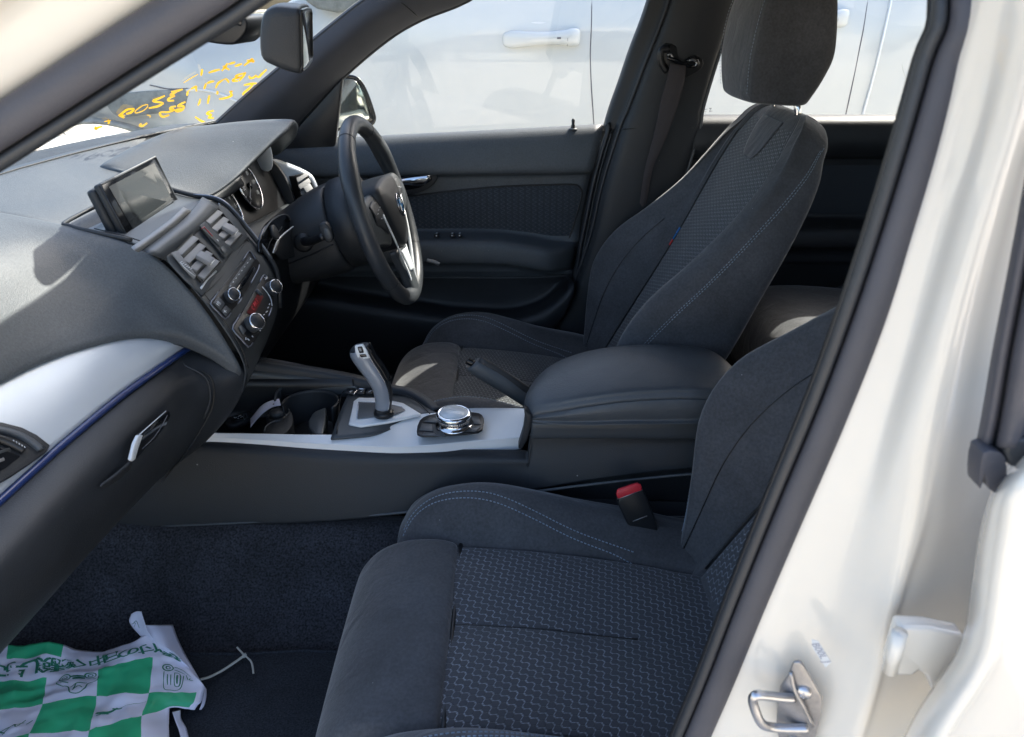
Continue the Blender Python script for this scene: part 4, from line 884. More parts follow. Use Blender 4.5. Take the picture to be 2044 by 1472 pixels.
# audio unit
au = plate('audio_unit', [S6(*p) for p in ((330, 640), (720, 130), (775, 200), (850, 300), (830, 370), (740, 520), (640, 690), (560, 800), (500, 860), (425, 960), (250, 780))], sn*.0025, 'black_plastic', stack, bevel=.001)
plate('button_bar', [S6(*p, .0078) for p in ((470, 545), (720, 200), (775, 250), (700, 380), (530, 610), (450, 640))], sn*.0015, 'grey_plastic', au, bevel=.0008)
D = []
for k_ in range(8):
    t = k_/7; x = 490+(735-490)*t; y = 560+(228-560)*t; D.append(sweep_data([S6(x-4, y+5, .0098), S6(x+5, y-4, .0098)], circ(.0007, 5)))
vs, fs = multi(D); mesh('button_mark', vs, fs, 'mark_white', au)
plate('disc_slot', [S6(*p, .008) for p in ((560, 600), (770, 320), (790, 350), (600, 640))], sn*.0004, 'gloss_black', au, bevel=.0002)
tube('trim_line', [S6(*p, .0085) for p in ((640, 250), (722, 132), (765, 180), (800, 235))], .0009, 'dim_silver', au, k=3, seg=6)
tube('trim_line', [S6(*p, .0085) for p in ((845, 300), (835, 350), (790, 440), (745, 522))], .0011, 'dim_silver', au, k=3, seg=6)
tube('trim_line', [S6(*p, .0085) for p in ((345, 632), (290, 710), (248, 778), (330, 870), (430, 962), (500, 890))], .0009, 'dim_silver', au, k=2, seg=6)
tube('trim_line', [S6(*p, .0085) for p in ((585, 775), (612, 740), (632, 702))], .0010, 'dim_silver', au, k=2, seg=6)
for a, b in (((290, 735), (345, 700)), ((385, 850), (440, 800))):
    pass
b1 = plate('media_button', [S6(*p, .0078) for p in ((272, 770), (335, 695), (415, 780), (365, 860))], sn*.002, 'grey_plastic', au, bevel=.001)
b2 = plate('media_button', [S6(*p, .0078) for p in ((375, 868), (425, 800), (490, 860), (428, 935))], sn*.002, 'grey_plastic', au, bevel=.001)
D = [sweep_data([S6(x, y, .0105), S6(x+dx, y+dy, .0105)], circ(.0006, 5)) for x, y, dx, dy in ((325, 755, 45, 35), (320, 775, 35, 28), (335, 745, 40, 35), (410, 855, 30, 30), (410, 880, 30, -20))]
vs, fs = multi(D); mesh('icon', vs, fs, 'mark_white', au)
def knob(name, base, tip, r, parent, lit=True):
    a = (tip-base); L_ = a.length
    kb = lathe(name, base, a, [(r*.96, 0), (r, L_*.12), (r, L_*.72), (r*.97, L_*.80)], 'grey_plastic', parent, n=36)
    lathe('knob_ring', base+a*.78, a, [(r*.80, L_*.10), (r*.86, L_*.17), (r*.97, L_*.16), (r*1.02, L_*.06), (r*1.0, -L_*.02)], 'chrome', kb, n=36)
    lathe('knob_face', base+a*.80, a, [(.0001, L_*.165), (r*.80, L_*.155), (r*.82, L_*.12)], 'dark_plastic', kb, n=28)
    vs, fs = multi([box_data(base+(V((0, 1, 0))*math.cos(t)+a.normalized().cross(V((0, 1, 0)))*math.sin(t))*r*1.0+a*.42, (a, V((0, 1, 0))*math.cos(t)+a.normalized().cross(V((0, 1, 0)))*math.sin(t), a.cross(V((0, 1, 0))*math.cos(t)+a.normalized().cross(V((0, 1, 0)))*math.sin(t))), (L_*.55, .0008, .0009)) for t in np.arange(30)*2*math.pi/30]); mesh('knurl', vs, fs, 'grey_plastic', kb)
    return kb
knob('volume_knob', S6(470, 700, .007), S6(545, 655, .024), .0098, au)
# climate unit
cl = plate('climate_unit', [S6(*p) for p in ((640, 870), (700, 760), (790, 600), (850, 500), (905, 420), (945, 470), (1030, 560), (1010, 780), (985, 860), (880, 1080), (770, 1260), (712, 1310), (510, 1085), (560, 990))], sn*.0025, 'black_plastic', stack, bevel=.001)
dsp = plate('display', [S6(*p, .0085) for p in ((690, 880), (830, 640), (895, 690), (770, 930))], sn*.0004, 'lcd_red', cl, bevel=0)
dx = (S6(830, 640)-S6(690, 880)).normalized(); dy = sn.cross(dx); dy = dy if dy.z > 0 else -dy; cc = S6(795, 778, .0092)
D = [sweep_data([cc+dx*a+dy*b, cc+dx*c_+dy*d_], circ(.0005, 5)) for a, b, c_, d_ in ((-.017, .002, -.014, .0025), (-.017, .002, -.0172, -.002), (-.017, -.002, -.014, -.0022), (-.006, .003, -.006, -.003), (-.006, .003, -.002, .003), (-.006, 0, -.002, 0), (-.002, .003, -.002, -.003), (.001, .003, .001, -.003), (.001, 0, .005, 0), (.005, .003, .005, -.003), (.008, -.003, .0085, -.003), (.011, .003, .011, -.003), (.011, .003, .014, .003))]
vs, fs = multi(D); mesh('digits', vs, fs, 'red_plastic', dsp, smooth=False)
tube('display_band', [S6(810, 610, .010), S6(865, 668, .010)], .003, 'grey_plastic', cl, k=1)
tube('trim_line', [S6(*p, .0085) for p in ((850, 510), (880, 450), (912, 420), (945, 470))], .0010, 'dim_silver', cl, k=2, seg=6)
tube('trim_line', [S6(*p, .0085) for p in ((612, 900), (560, 990), (515, 1085), (610, 1200), (712, 1305), (765, 1255))], .0010, 'dim_silver', cl, k=2, seg=6)
tube('trim_line', [S6(*p, .0085) for p in ((995, 825), (980, 880), (958, 928))], .0012, 'dim_silver', cl, k=2, seg=6)
tube('trim_line', [S6(*p, .0085) for p in ((880, 570), (940, 640), (985, 720), (1000, 800))], .0007, 'silver', cl, k=3, seg=6)
plate('media_button', [S6(*p, .0078) for p in ((580, 1070), (610, 1040), (675, 1110), (640, 1160))], sn*.002, 'grey_plastic', cl, bevel=.001)
D = [sweep_data([S6(x, y, .009), S6(x+dx_, y+dy_, .009)], circ(.0008, 5)) for x, y, dx_, dy_ in ((700, 1205, 22, 22), (680, 1190, 0, 26), (755, 1170, 14, 16), (925, 880, 18, -12), (945, 830, 15, -14), (965, 790, 8, -14), (895, 915, 12, -8), (865, 965, 22, -8), (910, 455, 30, 20), (920, 480, 20, -30), (850, 1105, 10, 6))]
for part_ in D: vs, fs = part_; mesh('icon', vs, fs, 'mark_white', cl)
knob('temperature_knob', S6(730, 1040, .007), S6(830, 985, .027), .0128, cl)
knob('temperature_knob', S6(975, 600, .007), S6(1060, 560, .025), .0118, cl)
# lower jaw below the climate unit
# ================================================================== screen
scq = [P(197, 369, Y=-.11), P(310, 312, Y=.10), P(361, 411, Y=.11), P(259, 487, Y=-.10)]
cs = sum(scq, V())/4; scn = (scq[1]-scq[0]).cross(scq[3]-scq[0]).normalized(); scn = scn if scn.x > 0 else -scn
scr = plate('screen', scq, -scn*.009, 'dark_plastic', dash, bevel=.003, label='navigation screen standing up from the dashboard')
def inset(qs, f, off): c_ = sum(qs, V())/4; return [c_+(p-c_)*f+scn*off for p in qs]
tube('bezel_edge', inset(scq, .975, .0002), .0018, 'grey_plastic', scr, closed=True, k=1, seg=8)
gq = inset(scq, .955, .0006); plate('screen_glass', gq, scn*.0006, 'gloss_black', scr, bevel=.0002)
plate('display', [gq[0]*.93+gq[2]*.07+scn*.0010, gq[1]*.93+gq[3]*.07+scn*.0010, gq[2]*.90+gq[0]*.10+scn*.0010, gq[3]*.90+gq[1]*.10+scn*.0010], scn*.0004, 'lcd', scr, bevel=0)
bb = [p-scn*.002 for p in (P(190, 378, Y=-.112), P(300, 322, Y=.098), P(350, 412, Y=.108), P(248, 492, Y=-.102))]
plate('back_shell', bb, -scn*.013, 'dark_plastic', scr, bevel=.005)
# well behind/under the screen
wl = [V((-.518, -.118, .922)), V((-.525, .118, .924)), V((-.58, .118, .935)), V((-.588, -.118, .940))]
plate('screen_well', wl, (0, 0, -.010), 'vent_plastic', dash, bevel=.002)
tube('well_rim', [V((-.508, -.122, .934)), V((-.55, -.125, .945)), V((-.585, -.122, .953)), V((-.597, -.10, .956)), V((-.598, .1, .956))], .003, 'dark_plastic', dash, k=4)
# foot strip in front of the screen
loft('foot_strip', [[SP(u, v, o) for u, v in p] for o, p in ((.004, [(262, 494), (300, 468), (340, 438), (366, 414)]), (.008, [(268, 500), (308, 472), (348, 442), (374, 418)]), (.003, [(276, 504), (316, 477), (356, 446), (382, 421)]))], 'vent_plastic', dash, k=4, solid=.001)
# ================================================================== passenger trim, blue edge, glovebox
U_ = [(-.578, -.66, .866), (-.570, -.45, .856), (-.566, -.366, .850), (-.556, -.31, .846), (-.530, -.25, .838), (-.503, -.19, .824), (-.478, -.158, .806), (-.466, -.135, .790), (-.460, -.122, .783)]
Lw = [(-.515, -.66, .782), (-.507, -.52, .783), (-.502, -.44, .784), (-.499, -.39, .784), (-.488, -.29, .785), (-.476, -.22, .785), (-.467, -.165, .784), (-.462, -.135, .783), (-.458, -.122, .782)]
U_ = [V(p) for p in U_]; Lw = [V(p) for p in Lw]
trm = loft('trim', [U_, [a*.66+b*.34+V((.004, 0, .003)) for a, b in zip(U_, Lw)], [a*.33+b*.67+V((.004, 0, .003)) for a, b in zip(U_, Lw)], Lw], 'silver_paint', dash, k=5, solid=.002, label='satin silver trim blade above the glovebox')
tube('blue_accent', [p+V((.003, 0, -.0035)) for p in Lw], .0042, 'blue_edge', dash, k=5)
gst = [(-.66, [(-.515,.777),(-.495,.775),(-.470,.766),(-.462,.750),(-.462,.720),(-.480,.680),(-.520,.650),(-.60,.63)]),
       (-.52, [(-.508,.777),(-.488,.774),(-.466,.764),(-.458,.748),(-.458,.715),(-.476,.672),(-.518,.640),(-.60,.615)]),
       (-.39, [(-.500,.777),(-.482,.774),(-.462,.763),(-.455,.745),(-.455,.712),(-.474,.664),(-.518,.626),(-.60,.60)]),
       (-.27, [(-.488,.777),(-.472,.774),(-.456,.762),(-.450,.744),(-.450,.710),(-.470,.655),(-.515,.615),(-.60,.585)]),
       (-.19, [(-.475,.777),(-.464,.772),(-.450,.758),(-.445,.740),(-.447,.705),(-.468,.645),(-.512,.603),(-.60,.575)]),
       (-.15, [(-.465,.777),(-.452,.768),(-.432,.748),(-.424,.730),(-.432,.695),(-.458,.640),(-.505,.600),(-.60,.575)]),
       (-.118, [(-.458,.777),(-.430,.764),(-.400,.742),(-.392,.728),(-.408,.690),(-.446,.640),(-.498,.600),(-.60,.575)]),
       (-.09, [(-.46,.777),(-.440,.764),(-.405,.742),(-.396,.728),(-.412,.690),(-.450,.640),(-.50,.600),(-.60,.575)])]
gb = loft('glovebox', [[V((x, y, z)) for x, z in pr] for y, pr in gst], 'dark_plastic', dash, k=5, solid=.003)
# lid outline groove and handle
gpl = plane3(V((-.449, -.39, .735)), V((-.446, -.2, .735)), V((-.449, -.2, .71)))
def GP(u, v, off=0): return P(u, v, pl=gpl, off=off)
tube('lid_seam', [V((-.452, -.155, .766)), V((-.426, -.152, .745)), V((-.425, -.153, .715)), V((-.436, -.160, .685)), V((-.463, -.185, .645)), V((-.478, -.25, .632))], .0012, 'black_plastic', gb, k=4, seg=6)
tube('lid_edge', [V((-.458, -.162, .770)), V((-.430, -.159, .748)), V((-.428, -.160, .715)), V((-.440, -.167, .685))], .0016, 'dark_plastic', gb, k=4, seg=6)
hp = plate('lid_handle', [GP(u, v, .004) for u, v in ((272, 868), (300, 843), (333, 820), (335, 830), (325, 850), (308, 874), (285, 895), (268, 915), (258, 912))], gpl[1]*.004, 'gloss_black', gb, bevel=.0012)
plate('handle_tab', [GP(u, v, .007) for u, v in ((254, 918), (262, 886), (270, 869), (279, 868), (270, 895), (264, 916), (258, 921))], gpl[1]*.004, 'silver', hp, bevel=.001)
tube('handle_edge', [GP(u, v, .0085) for u, v in ((278, 868), (305, 844), (331, 821))], .0006, 'silver', hp, k=2, seg=6)
tube('handle_edge', [GP(u, v, .0080) for u, v in ((334, 829), (322, 852), (305, 876), (284, 896))], .0004, 'dim_silver', hp, k=3, seg=6)
loft('finger_scoop', [[GP(u, v, o) for u, v in p] for o, p in ((.001, [(200, 968), (230, 945), (262, 918)]), (.004, [(200, 972), (232, 950), (262, 924)]), (.0, [(205, 976), (235, 958), (262, 934)]))], 'dark_plastic', gb, k=4, solid=.001)
# near round vent in the trim
vpl = plane3(V((-.545, -.50, .83)), V((-.51, -.42, .80)), V((-.53, -.42, .83)))
tm = (U_[1]+Lw[1])/2
def TP(u, v, off=0):
    # plane of the trim blade near its left end
    return P(u, v, pl=tpl, off=off)
tpl = plane3(V((-.570, -.45, .858)), V((-.504, -.45, .787)), V((-.566, -.366, .853)))
tn = tpl[1]
vb = plate('air_vent', [TP(u, v, .002) for u, v in ((-60, 845), (0, 847), (40, 857), (70, 872), (97, 893), (90, 906), (60, 928), (20, 955), (-60, 1000))], tn*.004, 'dark_plastic', dash, bevel=.0015)
loft('bezel', [[TP(u, v, o) for u, v in p] for o, p in ((.006, [(-60, 850), (0, 852), (38, 862), (66, 876), (90, 895)]), (.010, [(-60, 856), (0, 858), (36, 867), (62, 881), (82, 898)]), (.004, [(-60, 866), (0, 868), (32, 877), (55, 890), (72, 903)]))], 'grey_plastic', vb, k=4, solid=.001)
tube('thumb_wheel', [TP(u, v, .008) for u, v in ((-40, 868), (0, 878), (25, 888), (48, 900))], .005, 'black_plastic', vb, k=4)
D = [sweep_data([TP(26+i*5.5, 879+i*3.2, .0125), TP(28+i*5.5, 882+i*3.2, .0125)], circ(.0007, 5)) for i in range(5)]; vs, fs = multi(D); mesh('scale', vs, fs, 'mark_white', vb)
for i in range(3): tube('louvre', [TP(-60, 925+i*22, .006), TP(20-i*12, 900+i*20, .006)], .0035, 'vent_plastic' if i else 'grey_plastic', vb, k=1, r2=.001)
plate('vent_shade_plate', [TP(u, v, .0065) for u, v in ((-60, 890), (0, 896), (40, 912), (10, 935), (-60, 975))], tn*.0005, 'gloss_black', vb, bevel=0)  # black sheet paints the dark depth of this vent
# ================================================================== steering column and wheel
wc = V((-.252, .370, .847)); wt = V((-.268, .03, .963)).normalized()  # up along the wheel plane
wnm = V((.9605, -.03, .278)).normalized(); wlat = wt.cross(wnm).normalized()
if wlat.y < 0: wlat = -wlat
wt = wlat.cross(wnm); wt = wt if wt.z > 0 else -wt
def W(a, b, c_=0): return wc+wlat*a+wt*b+wnm*c_
Rr, rr = .172, .0165
def wheel_rim():
    n, m = 96, 16; vs = []; fs = []
    for i in range(n):
        t = 2*math.pi*i/n; ca, sa = math.cos(t), math.sin(t)
        # thumb bulges near the spokes
        g_ = 1+.16*math.exp(-((math.degrees(t) % 360-35)/14)**2)+.16*math.exp(-((math.degrees(t) % 360-145)/14)**2)
        for j in range(m):
            p = 2*math.pi*j/m; rad = Rr+rr*g_*math.cos(p); h = rr*.92*g_*math.sin(p); vs.append(W(rad*ca, rad*sa, h))
    for i in range(n):
        for j in range(m): fs.append((i*m+j, i*m+(j+1) % m, ((i+1) % n)*m+(j+1) % m, ((i+1) % n)*m+j))
    return vs, fs
vs, fs = wheel_rim(); wheel = mesh('steering_wheel', vs, fs, 'rim_leather', car)
for t in (62, 118, -38, 218):
    ta = math.radians(t); ring = [W((Rr+(rr+.0003)*math.cos(p))*math.cos(ta), (Rr+(rr+.0003)*math.cos(p))*math.sin(ta), (rr*.92+.0003)*math.sin(p)) for p in np.linspace(0, 2*math.pi, 17)[:-1]]
    tube('seam', ring, .0006, 'black_plastic', wheel, closed=True, k=1, seg=5)
# airbag cushion: rounded triangle dome
def hubrow(f, h): 
    pts = [(-.078, .040), (-.070, .058), (-.040, .064), (0, .066), (.040, .064), (.070, .058), (.078, .040), (.070, .005), (.052, -.035), (.030, -.066), (0, -.074), (-.030, -.066), (-.052, -.035), (-.070, .005)]
    return [W(a*f, b*f, h) for a, b in pts]
hub = loft('airbag_cover', [hubrow(.97, -.045), hubrow(1.0, -.028), hubrow(1.0, .010), hubrow(.96, .020), hubrow(.85, .026), hubrow(.55, .032), hubrow(.25, .035), hubrow(.02, .0355)], 'grey_plastic', wheel, k=4, closed=True)
hub.data.materials[0] = MATS['dark_plastic']
em = lathe('emblem', W(0, .006, .0335), wnm, [(.0225, 0), (.0225, .002), (.0215, .003), (.0165, .0032), (.016, .0028), (.0001, .0030)], 'gloss_black', wheel, n=48)
ringp = [W(.0195*math.cos(t), .006+.0195*math.sin(t), .0366) for t in np.linspace(0, 2*math.pi, 33)[:-1]]
tube('emblem_ring', [W(.022*math.cos(t), .006+.022*math.sin(t), .0362) for t in np.linspace(0, 2*math.pi, 33)[:-1]], .0009, 'chrome', em, closed=True, k=1, seg=6)
for q_, mt_ in enumerate(('blue_enamel', 'white_enamel', 'blue_enamel', 'white_enamel')):
    a0 = math.pi/2*q_+math.pi/2; pts = [W(0, .006, .0370)]+[W(.0145*math.cos(t), .006+.0145*math.sin(t), .0370) for t in np.linspace(a0+.03, a0+math.pi/2-.03, 9)]
    mesh('quadrant', *fan(pts), mt_, em, smooth=False)
D = []
for s, ang_ in (('B', 130), ('M', 90), ('W', 50)):
    t = math.radians(ang_); cc = W(.0183*math.cos(t), .006+.0183*math.sin(t), .0369); ta = t-math.pi/2; eu = wlat*math.cos(ta)+wt*math.sin(ta); ev = -wlat*math.sin(ta)+wt*math.cos(ta)
    D.append(text_data(s, .0058, lambda x, y: cc+eu*x+ev*y, .0001))
vs, fs = multi(D); mesh('letters', vs, fs, 'white_enamel', em, smooth=False)
# side spokes with switch pods, silver lower spoke frame
for sg in (-1, 1):
    spk = loft('spoke', [[W(sg*x, y, h) for y, h in ((.050-dy*.2, -.008), (.048, .006), (.028, .012), (-.002, .012), (-.028-dy, .006), (-.032-dy, -.010))] for x, dy in ((.055, .022), (.085, .012), (.12, .004), (.150, .0), (.168, .0))], 'stack_plastic', wheel, k=4, solid=.004)
    pod = loft('switch_pod', [[W(sg*x, y, h) for y, h in ((y1, .013), ((y0+y1)/2, .018), (y0, .013))] for x, y0, y1 in ((.074, -.030, .030), (.09, -.020, .040), (.115, -.006, .042), (.138, .002, .038))], 'dark_plastic', spk, k=4, solid=.002)
    D = [sweep_data([W(sg*x, y, .0195), W(sg*(x+.006), y, .0195)], circ(.0007, 5)) for x, y in ((.09, .026), (.09, .006), (.105, .024), (.105, .008), (.118, .02))]
    vs, fs = multi(D); mesh('symbol', vs, fs, 'mark_white', pod)
    tube('spoke_trim', [W(sg*.090, .010, .0195), W(sg*.070, -.040, .019), W(sg*.050, -.085, .016), W(sg*.026, -.125, .012), W(sg*.016, -.155, .008)], .0016, 'silver', spk, k=5, r2=.0035)
loft('lower_spoke', [[W(x, y, h) for x, h in ((-w_, -.006), (-w_*.9, .008), (0, .013), (w_*.9, .008), (w_, -.006))] for y, w_ in ((-.070, .050), (-.10, .040), (-.13, .030), (-.158, .026), (-.170, .030))], 'stack_plastic', wheel, k=4, solid=.003)
loft('spoke_inlay', [[W(x, y, h) for x, h in ((-w_, .012), (0, .018), (w_, .012))] for y, w_ in ((-.078, .028), (-.095, .024), (-.11, .019), (-.125, .015))], 'silver', wheel, k=4, solid=.002)
# hub back cone, column shroud
lathe('hub_back', W(0, .0, -.045), wnm, [(.078, -.045), (.088, -.040), (.090, -.005), (.082, .012), (.06, .02)], 'dark_plastic', wheel, n=48)
def shr(c0, hw, hh, up):
    c_ = W(0, up, c0); return [c_+wlat*a*hw+wt*b*hh for a, b in ((-.55, 1), (0, 1.05), (.55, 1), (.93, .6), (1, 0), (.9, -.65), (.5, -1), (0, -1.1), (-.5, -1), (-.9, -.65), (-1, 0), (-.93, .6))]
colm = loft('steering_column', [shr(-.088, .074, .070, .0), shr(-.094, .082, .080, -.002), (shr(-.13, .084, .080, -.006)), shr(-.18, .080, .072, -.012), shr(-.23, .072, .060, -.018), shr(-.26, .06, .05, -.02)], 'dark_plastic', car, k=4, closed=True, caps=True)

# adjuster seam and stalks
tube('shroud_seam', [W(-.083, -.018, -.094), W(-.085, -.024, -.13), W(-.081, -.030, -.18), W(-.073, -.036, -.23)], .0014, 'black_plastic', colm, k=4, seg=6)
stk = tube('stalk', [P(608, 482, Y=.288), P(620, 482, Y=.27), P(636, 476, Y=.245), P(646, 472, Y=.232)], .009, 'black_plastic', colm, k=4, taper=lambda t: 1-.25*t)
lathe('stalk_root', P(606, 484, Y=.292), (.1, -1, .1), [(.019, -.008), (.0185, .004), (.014, .007)], 'black_plastic', colm, n=24)
hd_ = loft('stalk_tip', [[P(638, 448, Y=.235)+V((0, -d, 0)), P(652, 446, Y=.235)+V((0, -d, 0)), P(662, 462, Y=.235)+V((0, -d, 0)), P(664, 482, Y=.235)+V((0, -d, 0)), P(652, 488, Y=.235)+V((0, -d, 0)), P(640, 472, Y=.235)+V((0, -d, 0))] for d in (-.010, .0, .004)], 'dark_plastic', stk, k=3, closed=True, caps=True) if False else plate('stalk_tip', [P(u, v, Y=.232) for u, v in ((636, 450), (648, 445), (658, 456), (664, 470), (664, 480), (655, 486), (646, 480), (638, 465))], (0, .016, 0), 'dark_plastic', colm, bevel=.003, k=2)
plate('tip_inlay', [P(u, v, Y=.2315) for u, v in ((646, 458), (655, 458), (660, 472), (658, 478), (650, 474))], (0, .001, 0), 'grey_plastic', colm, bevel=.0003, k=2)
tube('stalk', [W(.080, .02, -.10), W(.12, .02, -.10), W(.17, .015, -.095), W(.205, .012, -.09)], .007, 'grey_plastic', colm, k=4)
tube('cluster_lever', [P(852, 520, Y=.56), P(866, 523, Y=.56), P(877, 528, Y=.56)], .0045, 'vent_plastic', colm, k=3)
tube('tilt_lever', [P(590, 562, Y=.36), P(605, 556, Y=.345), P(618, 545, Y=.335)], .006, 'grey_plastic', colm, k=4, r2=.0025)
# pedals lost in the dark footwell
for y, x in ((.30, -.72), (.42, -.70)): box('pedal', V((x, y, .46)), (.02, .06, .09), 'rubber', car, bevel=.006)
# ================================================================== centre console
# near side wall: top edge follows the silver rail, bottom edge follows the shut line over the carpet
def yt(x): return float(np.interp(x, [-.9, -.47, -.26, -.1, 0, .032, .045, .3, .6], [-.085, -.078, -.090, -.082, -.080, -.081, -.082, -.094, -.10]))
def zrail(x): return float(np.interp(x, [-.9, -.5, -.42, -.3, -.2, -.1, 0, .04, .3, .6], [.60, .60, .598, .592, .589, .586, .584, .584, .60, .60]))
def zbot(x): return float(np.interp(x, [-.9, -.55, -.35, -.15, 0, .15, .3, .6], [.43, .455, .468, .488, .515, .545, .566, .58]))
side = []
for x in (-.75, -.6, -.48, -.36, -.24, -.12, -.03, .02, .026, .032, .045, .12, .24, .38, .55):
    y, zt, zb = yt(x), zrail(x), zbot(x)
    if x < .03: zt -= .012
    else: zt = .614
    def wall(z, e=0.0): return V((x, y+e-.036*min(1, max(0, (.598-z)/.125))**.8, z))
    side.append([V((x, y+.006, zt+.002)), wall(zt-.004), wall(zt*.7+zb*.3), wall(zt*.35+zb*.65), wall(zb+.004), wall(zb-.002, .002), wall(zb-.004, .018)])
con = loft('centre_console', side, 'dark_plastic', car, k=4, kr=2, solid=.002)
tube('lower_edge', [V((x, yt(x)-.035, zbot(x)+.001)) for x in (-.6, -.4, -.2, -.1, 0, .1, .2, .3, .45)], .0022, 'dash_plastic', con, k=4, seg=8)
# lower carpeted wall behind the seat, slightly inboard
loft('tunnel_panel', [[V((x, -.055, .56)), V((x, -.070, .50)), V((x, -.10, .42)), V((x, -.14, .33))] for x in (-.1, .1, .3, .6)], 'dark_plastic', con, k=3, solid=.002)
# far side wall and base block
loft('console_wall', [[V((x, y_, zt)), V((x, y_+.008, zt-.01)), V((x, max(y_+.02, .07), .50)), V((x, .12, .33))] for x, y_, zt in ((-.6, .100, .665), (-.43, .098, .65), (-.25, .090, .612), (-.18, .078, .602), (-.14, .045, .598), (-.11, .020, .597), (0, .020, .596), (.06, .03, .60), (.3, .07, .60), (.55, .08, .60))], 'dark_plastic', con, k=4, solid=.003)
# top deck: one sheet of grey plastic dipping around the lever
def deck_z(x, y): return zrail(x)+.004
dk = []
for x in (-.287, -.255, -.219, -.19, -.165, -.145, -.125):
    yf = float(np.interp(x, [-.287, -.219, -.182, -.156, -.132, -.122], [.090, .077, .068, .045, .010, .002]))
    yn = float(np.interp(x, [-.287, -.225, -.182, -.143, -.125], [-.079, -.068, -.037, -.013, -.006]))
    dk.append([V((x, yn+(yf-yn)*s, zrail(x)+.006+.006*math.sin(math.pi*s))) for s in (0, .25, .5, .75, 1)])
deckp = loft('gear_surround', dk, 'stack_plastic', con, k=4, solid=.004)
# far upper rail sweeping up towards the stack
loft('far_rail', [[V((-.62, .100, .672)), V((-.43, .098, .651)), V((-.30, .096, .630)), V((-.22, .088, .610)), V((-.178, .079, .605)), V((-.146, .052, .602)), V((-.120, .014, .601))], [V((-.62, .086, .668)), V((-.43, .084, .648)), V((-.30, .082, .627)), V((-.22, .077, .610)), V((-.183, .069, .605)), V((-.155, .045, .602)), V((-.130, .010, .601))], [V((-.62, .082, .63)), V((-.43, .080, .62)), V((-.30, .078, .605)), V((-.22, .073, .600)), V((-.186, .065, .598)), V((-.160, .043, .597)), V((-.135, .008, .597))]], 'dark_plastic', con, k=5, solid=.002)
loft('far_rail_panel', [[V((-.62, .084, .655)), V((-.43, .081, .638)), V((-.30, .078, .618)), V((-.272, .077, .612))], [V((-.62, .078, .60)), V((-.43, .076, .595)), V((-.30, .074, .592)), V((-.272, .073, .591))]], 'stack_plastic', con, k=4, solid=.002)
# satin silver deck with the controller, and its long outer rail
far = [(872, 827), (905, 822), (940, 818), (1000, 817), (1045, 817), (1054, 822)]
crest = [(425, 867), (520, 870), (640, 872), (740, 864), (800, 844), (845, 822)]
s_in = [P(400, 863, Z=.604), P(430, 865, Z=.603), P(520, 867, Z=.600), P(620, 869, Z=.598), P(700, 868, Z=.596), P(745, 862, Z=.596), P(790, 848, Z=.598), P(830, 830, Z=.599), P(872, 826, Z=.600), P(935, 818, Z=.600), P(1000, 817, Z=.600), P(1062, 818, Z=.601)]
s_br = [P(385, 872, Z=.598), P(430, 874, Z=.596), P(520, 879, Z=.594), P(620, 885, Z=.592), P(700, 889, Z=.590), P(745, 891, Z=.589), P(790, 892, Z=.588), P(840, 890, Z=.588), P(890, 886, Z=.589), P(940, 881, Z=.589), P(1000, 876, Z=.590), P(1054, 872, Z=.590)]
s_bt = [p+V((-.003, -.004, -.0165)) for p in s_br]
s_bt = [P(380, 880, Y=s_br[0].y-.003), P(430, 888, Y=s_br[1].y-.003), P(520, 898, Y=s_br[2].y-.003), P(620, 905, Y=s_br[3].y-.003), P(700, 909, Y=s_br[4].y-.003), P(745, 911, Y=s_br[5].y-.003), P(790, 912, Y=s_br[6].y-.003), P(840, 911, Y=s_br[7].y-.003), P(890, 909, Y=s_br[8].y-.003), P(940, 905, Y=s_br[9].y-.003), P(1000, 900, Y=s_br[10].y-.003), P(1040, 896, Y=s_br[11].y-.003)]
def blend(A, B, t): return [a*(1-t)+b*t for a, b in zip(A, B)]
rail = loft('silver_trim', [[p+V((0, .003, -.004)) for p in s_in], s_in, blend(s_in, s_br, .5), blend(s_in, s_br, .92), s_br, blend(s_br, s_bt, .15), blend(s_br, s_bt, .85), s_bt, [p+V((0, .004, -.002)) for p in s_bt]], 'silver', con, k=5, solid=.0015)
# dark lip under the rail
tube('rail_lip', [p+V((0, .0015, -.005)) for p in s_bt], .0048, 'black_plastic', con, k=4, r2=.004)
plate('rail_end', [P(u, v, Y=-.101) for u, v in ((1046, 818), (1062, 830), (1062, 850), (1052, 880), (1042, 898), (1034, 896), (1045, 860), (1048, 835))], (0, .02, 0), 'dark_plastic', con, bevel=.002)
# shifter bezel
bo = [(696, 852), (706, 806), (716, 799), (760, 800), (806, 810), (842, 832), (775, 848), (720, 856)]
bi = [(713, 836), (716, 803), (758, 804), (802, 813), (808, 820), (790, 828), (750, 832)]
zb_ = .604
Bo = [P(u, v, Z=zb_-.004) for u, v in bo]
bez2 = plate('shifter_bezel', Bo, (0, 0, .006), 'silver', con, bevel=.004, bseg=4)
gplate = plate('gate_plate', [P(u, v, Z=zb_+.0035) for u, v in bi], (0, 0, .0006), 'black_plastic', bez2, bevel=.0002)
gplate.data.materials[0] = MATS['grey_plastic']
tube('bezel_line', [P(u, v, Z=zb_+.0035) for u, v in bi[:5]], .0010, 'chrome', bez2, k=1, seg=6)
tube('panel_gap', [P(u, v, Z=.6035) for u, v in ((672, 866), (676, 830), (682, 786), (700, 782), (760, 784), (800, 788), (830, 800), (850, 818), (858, 826))], .0009, 'black_plastic', con, k=3, seg=6)
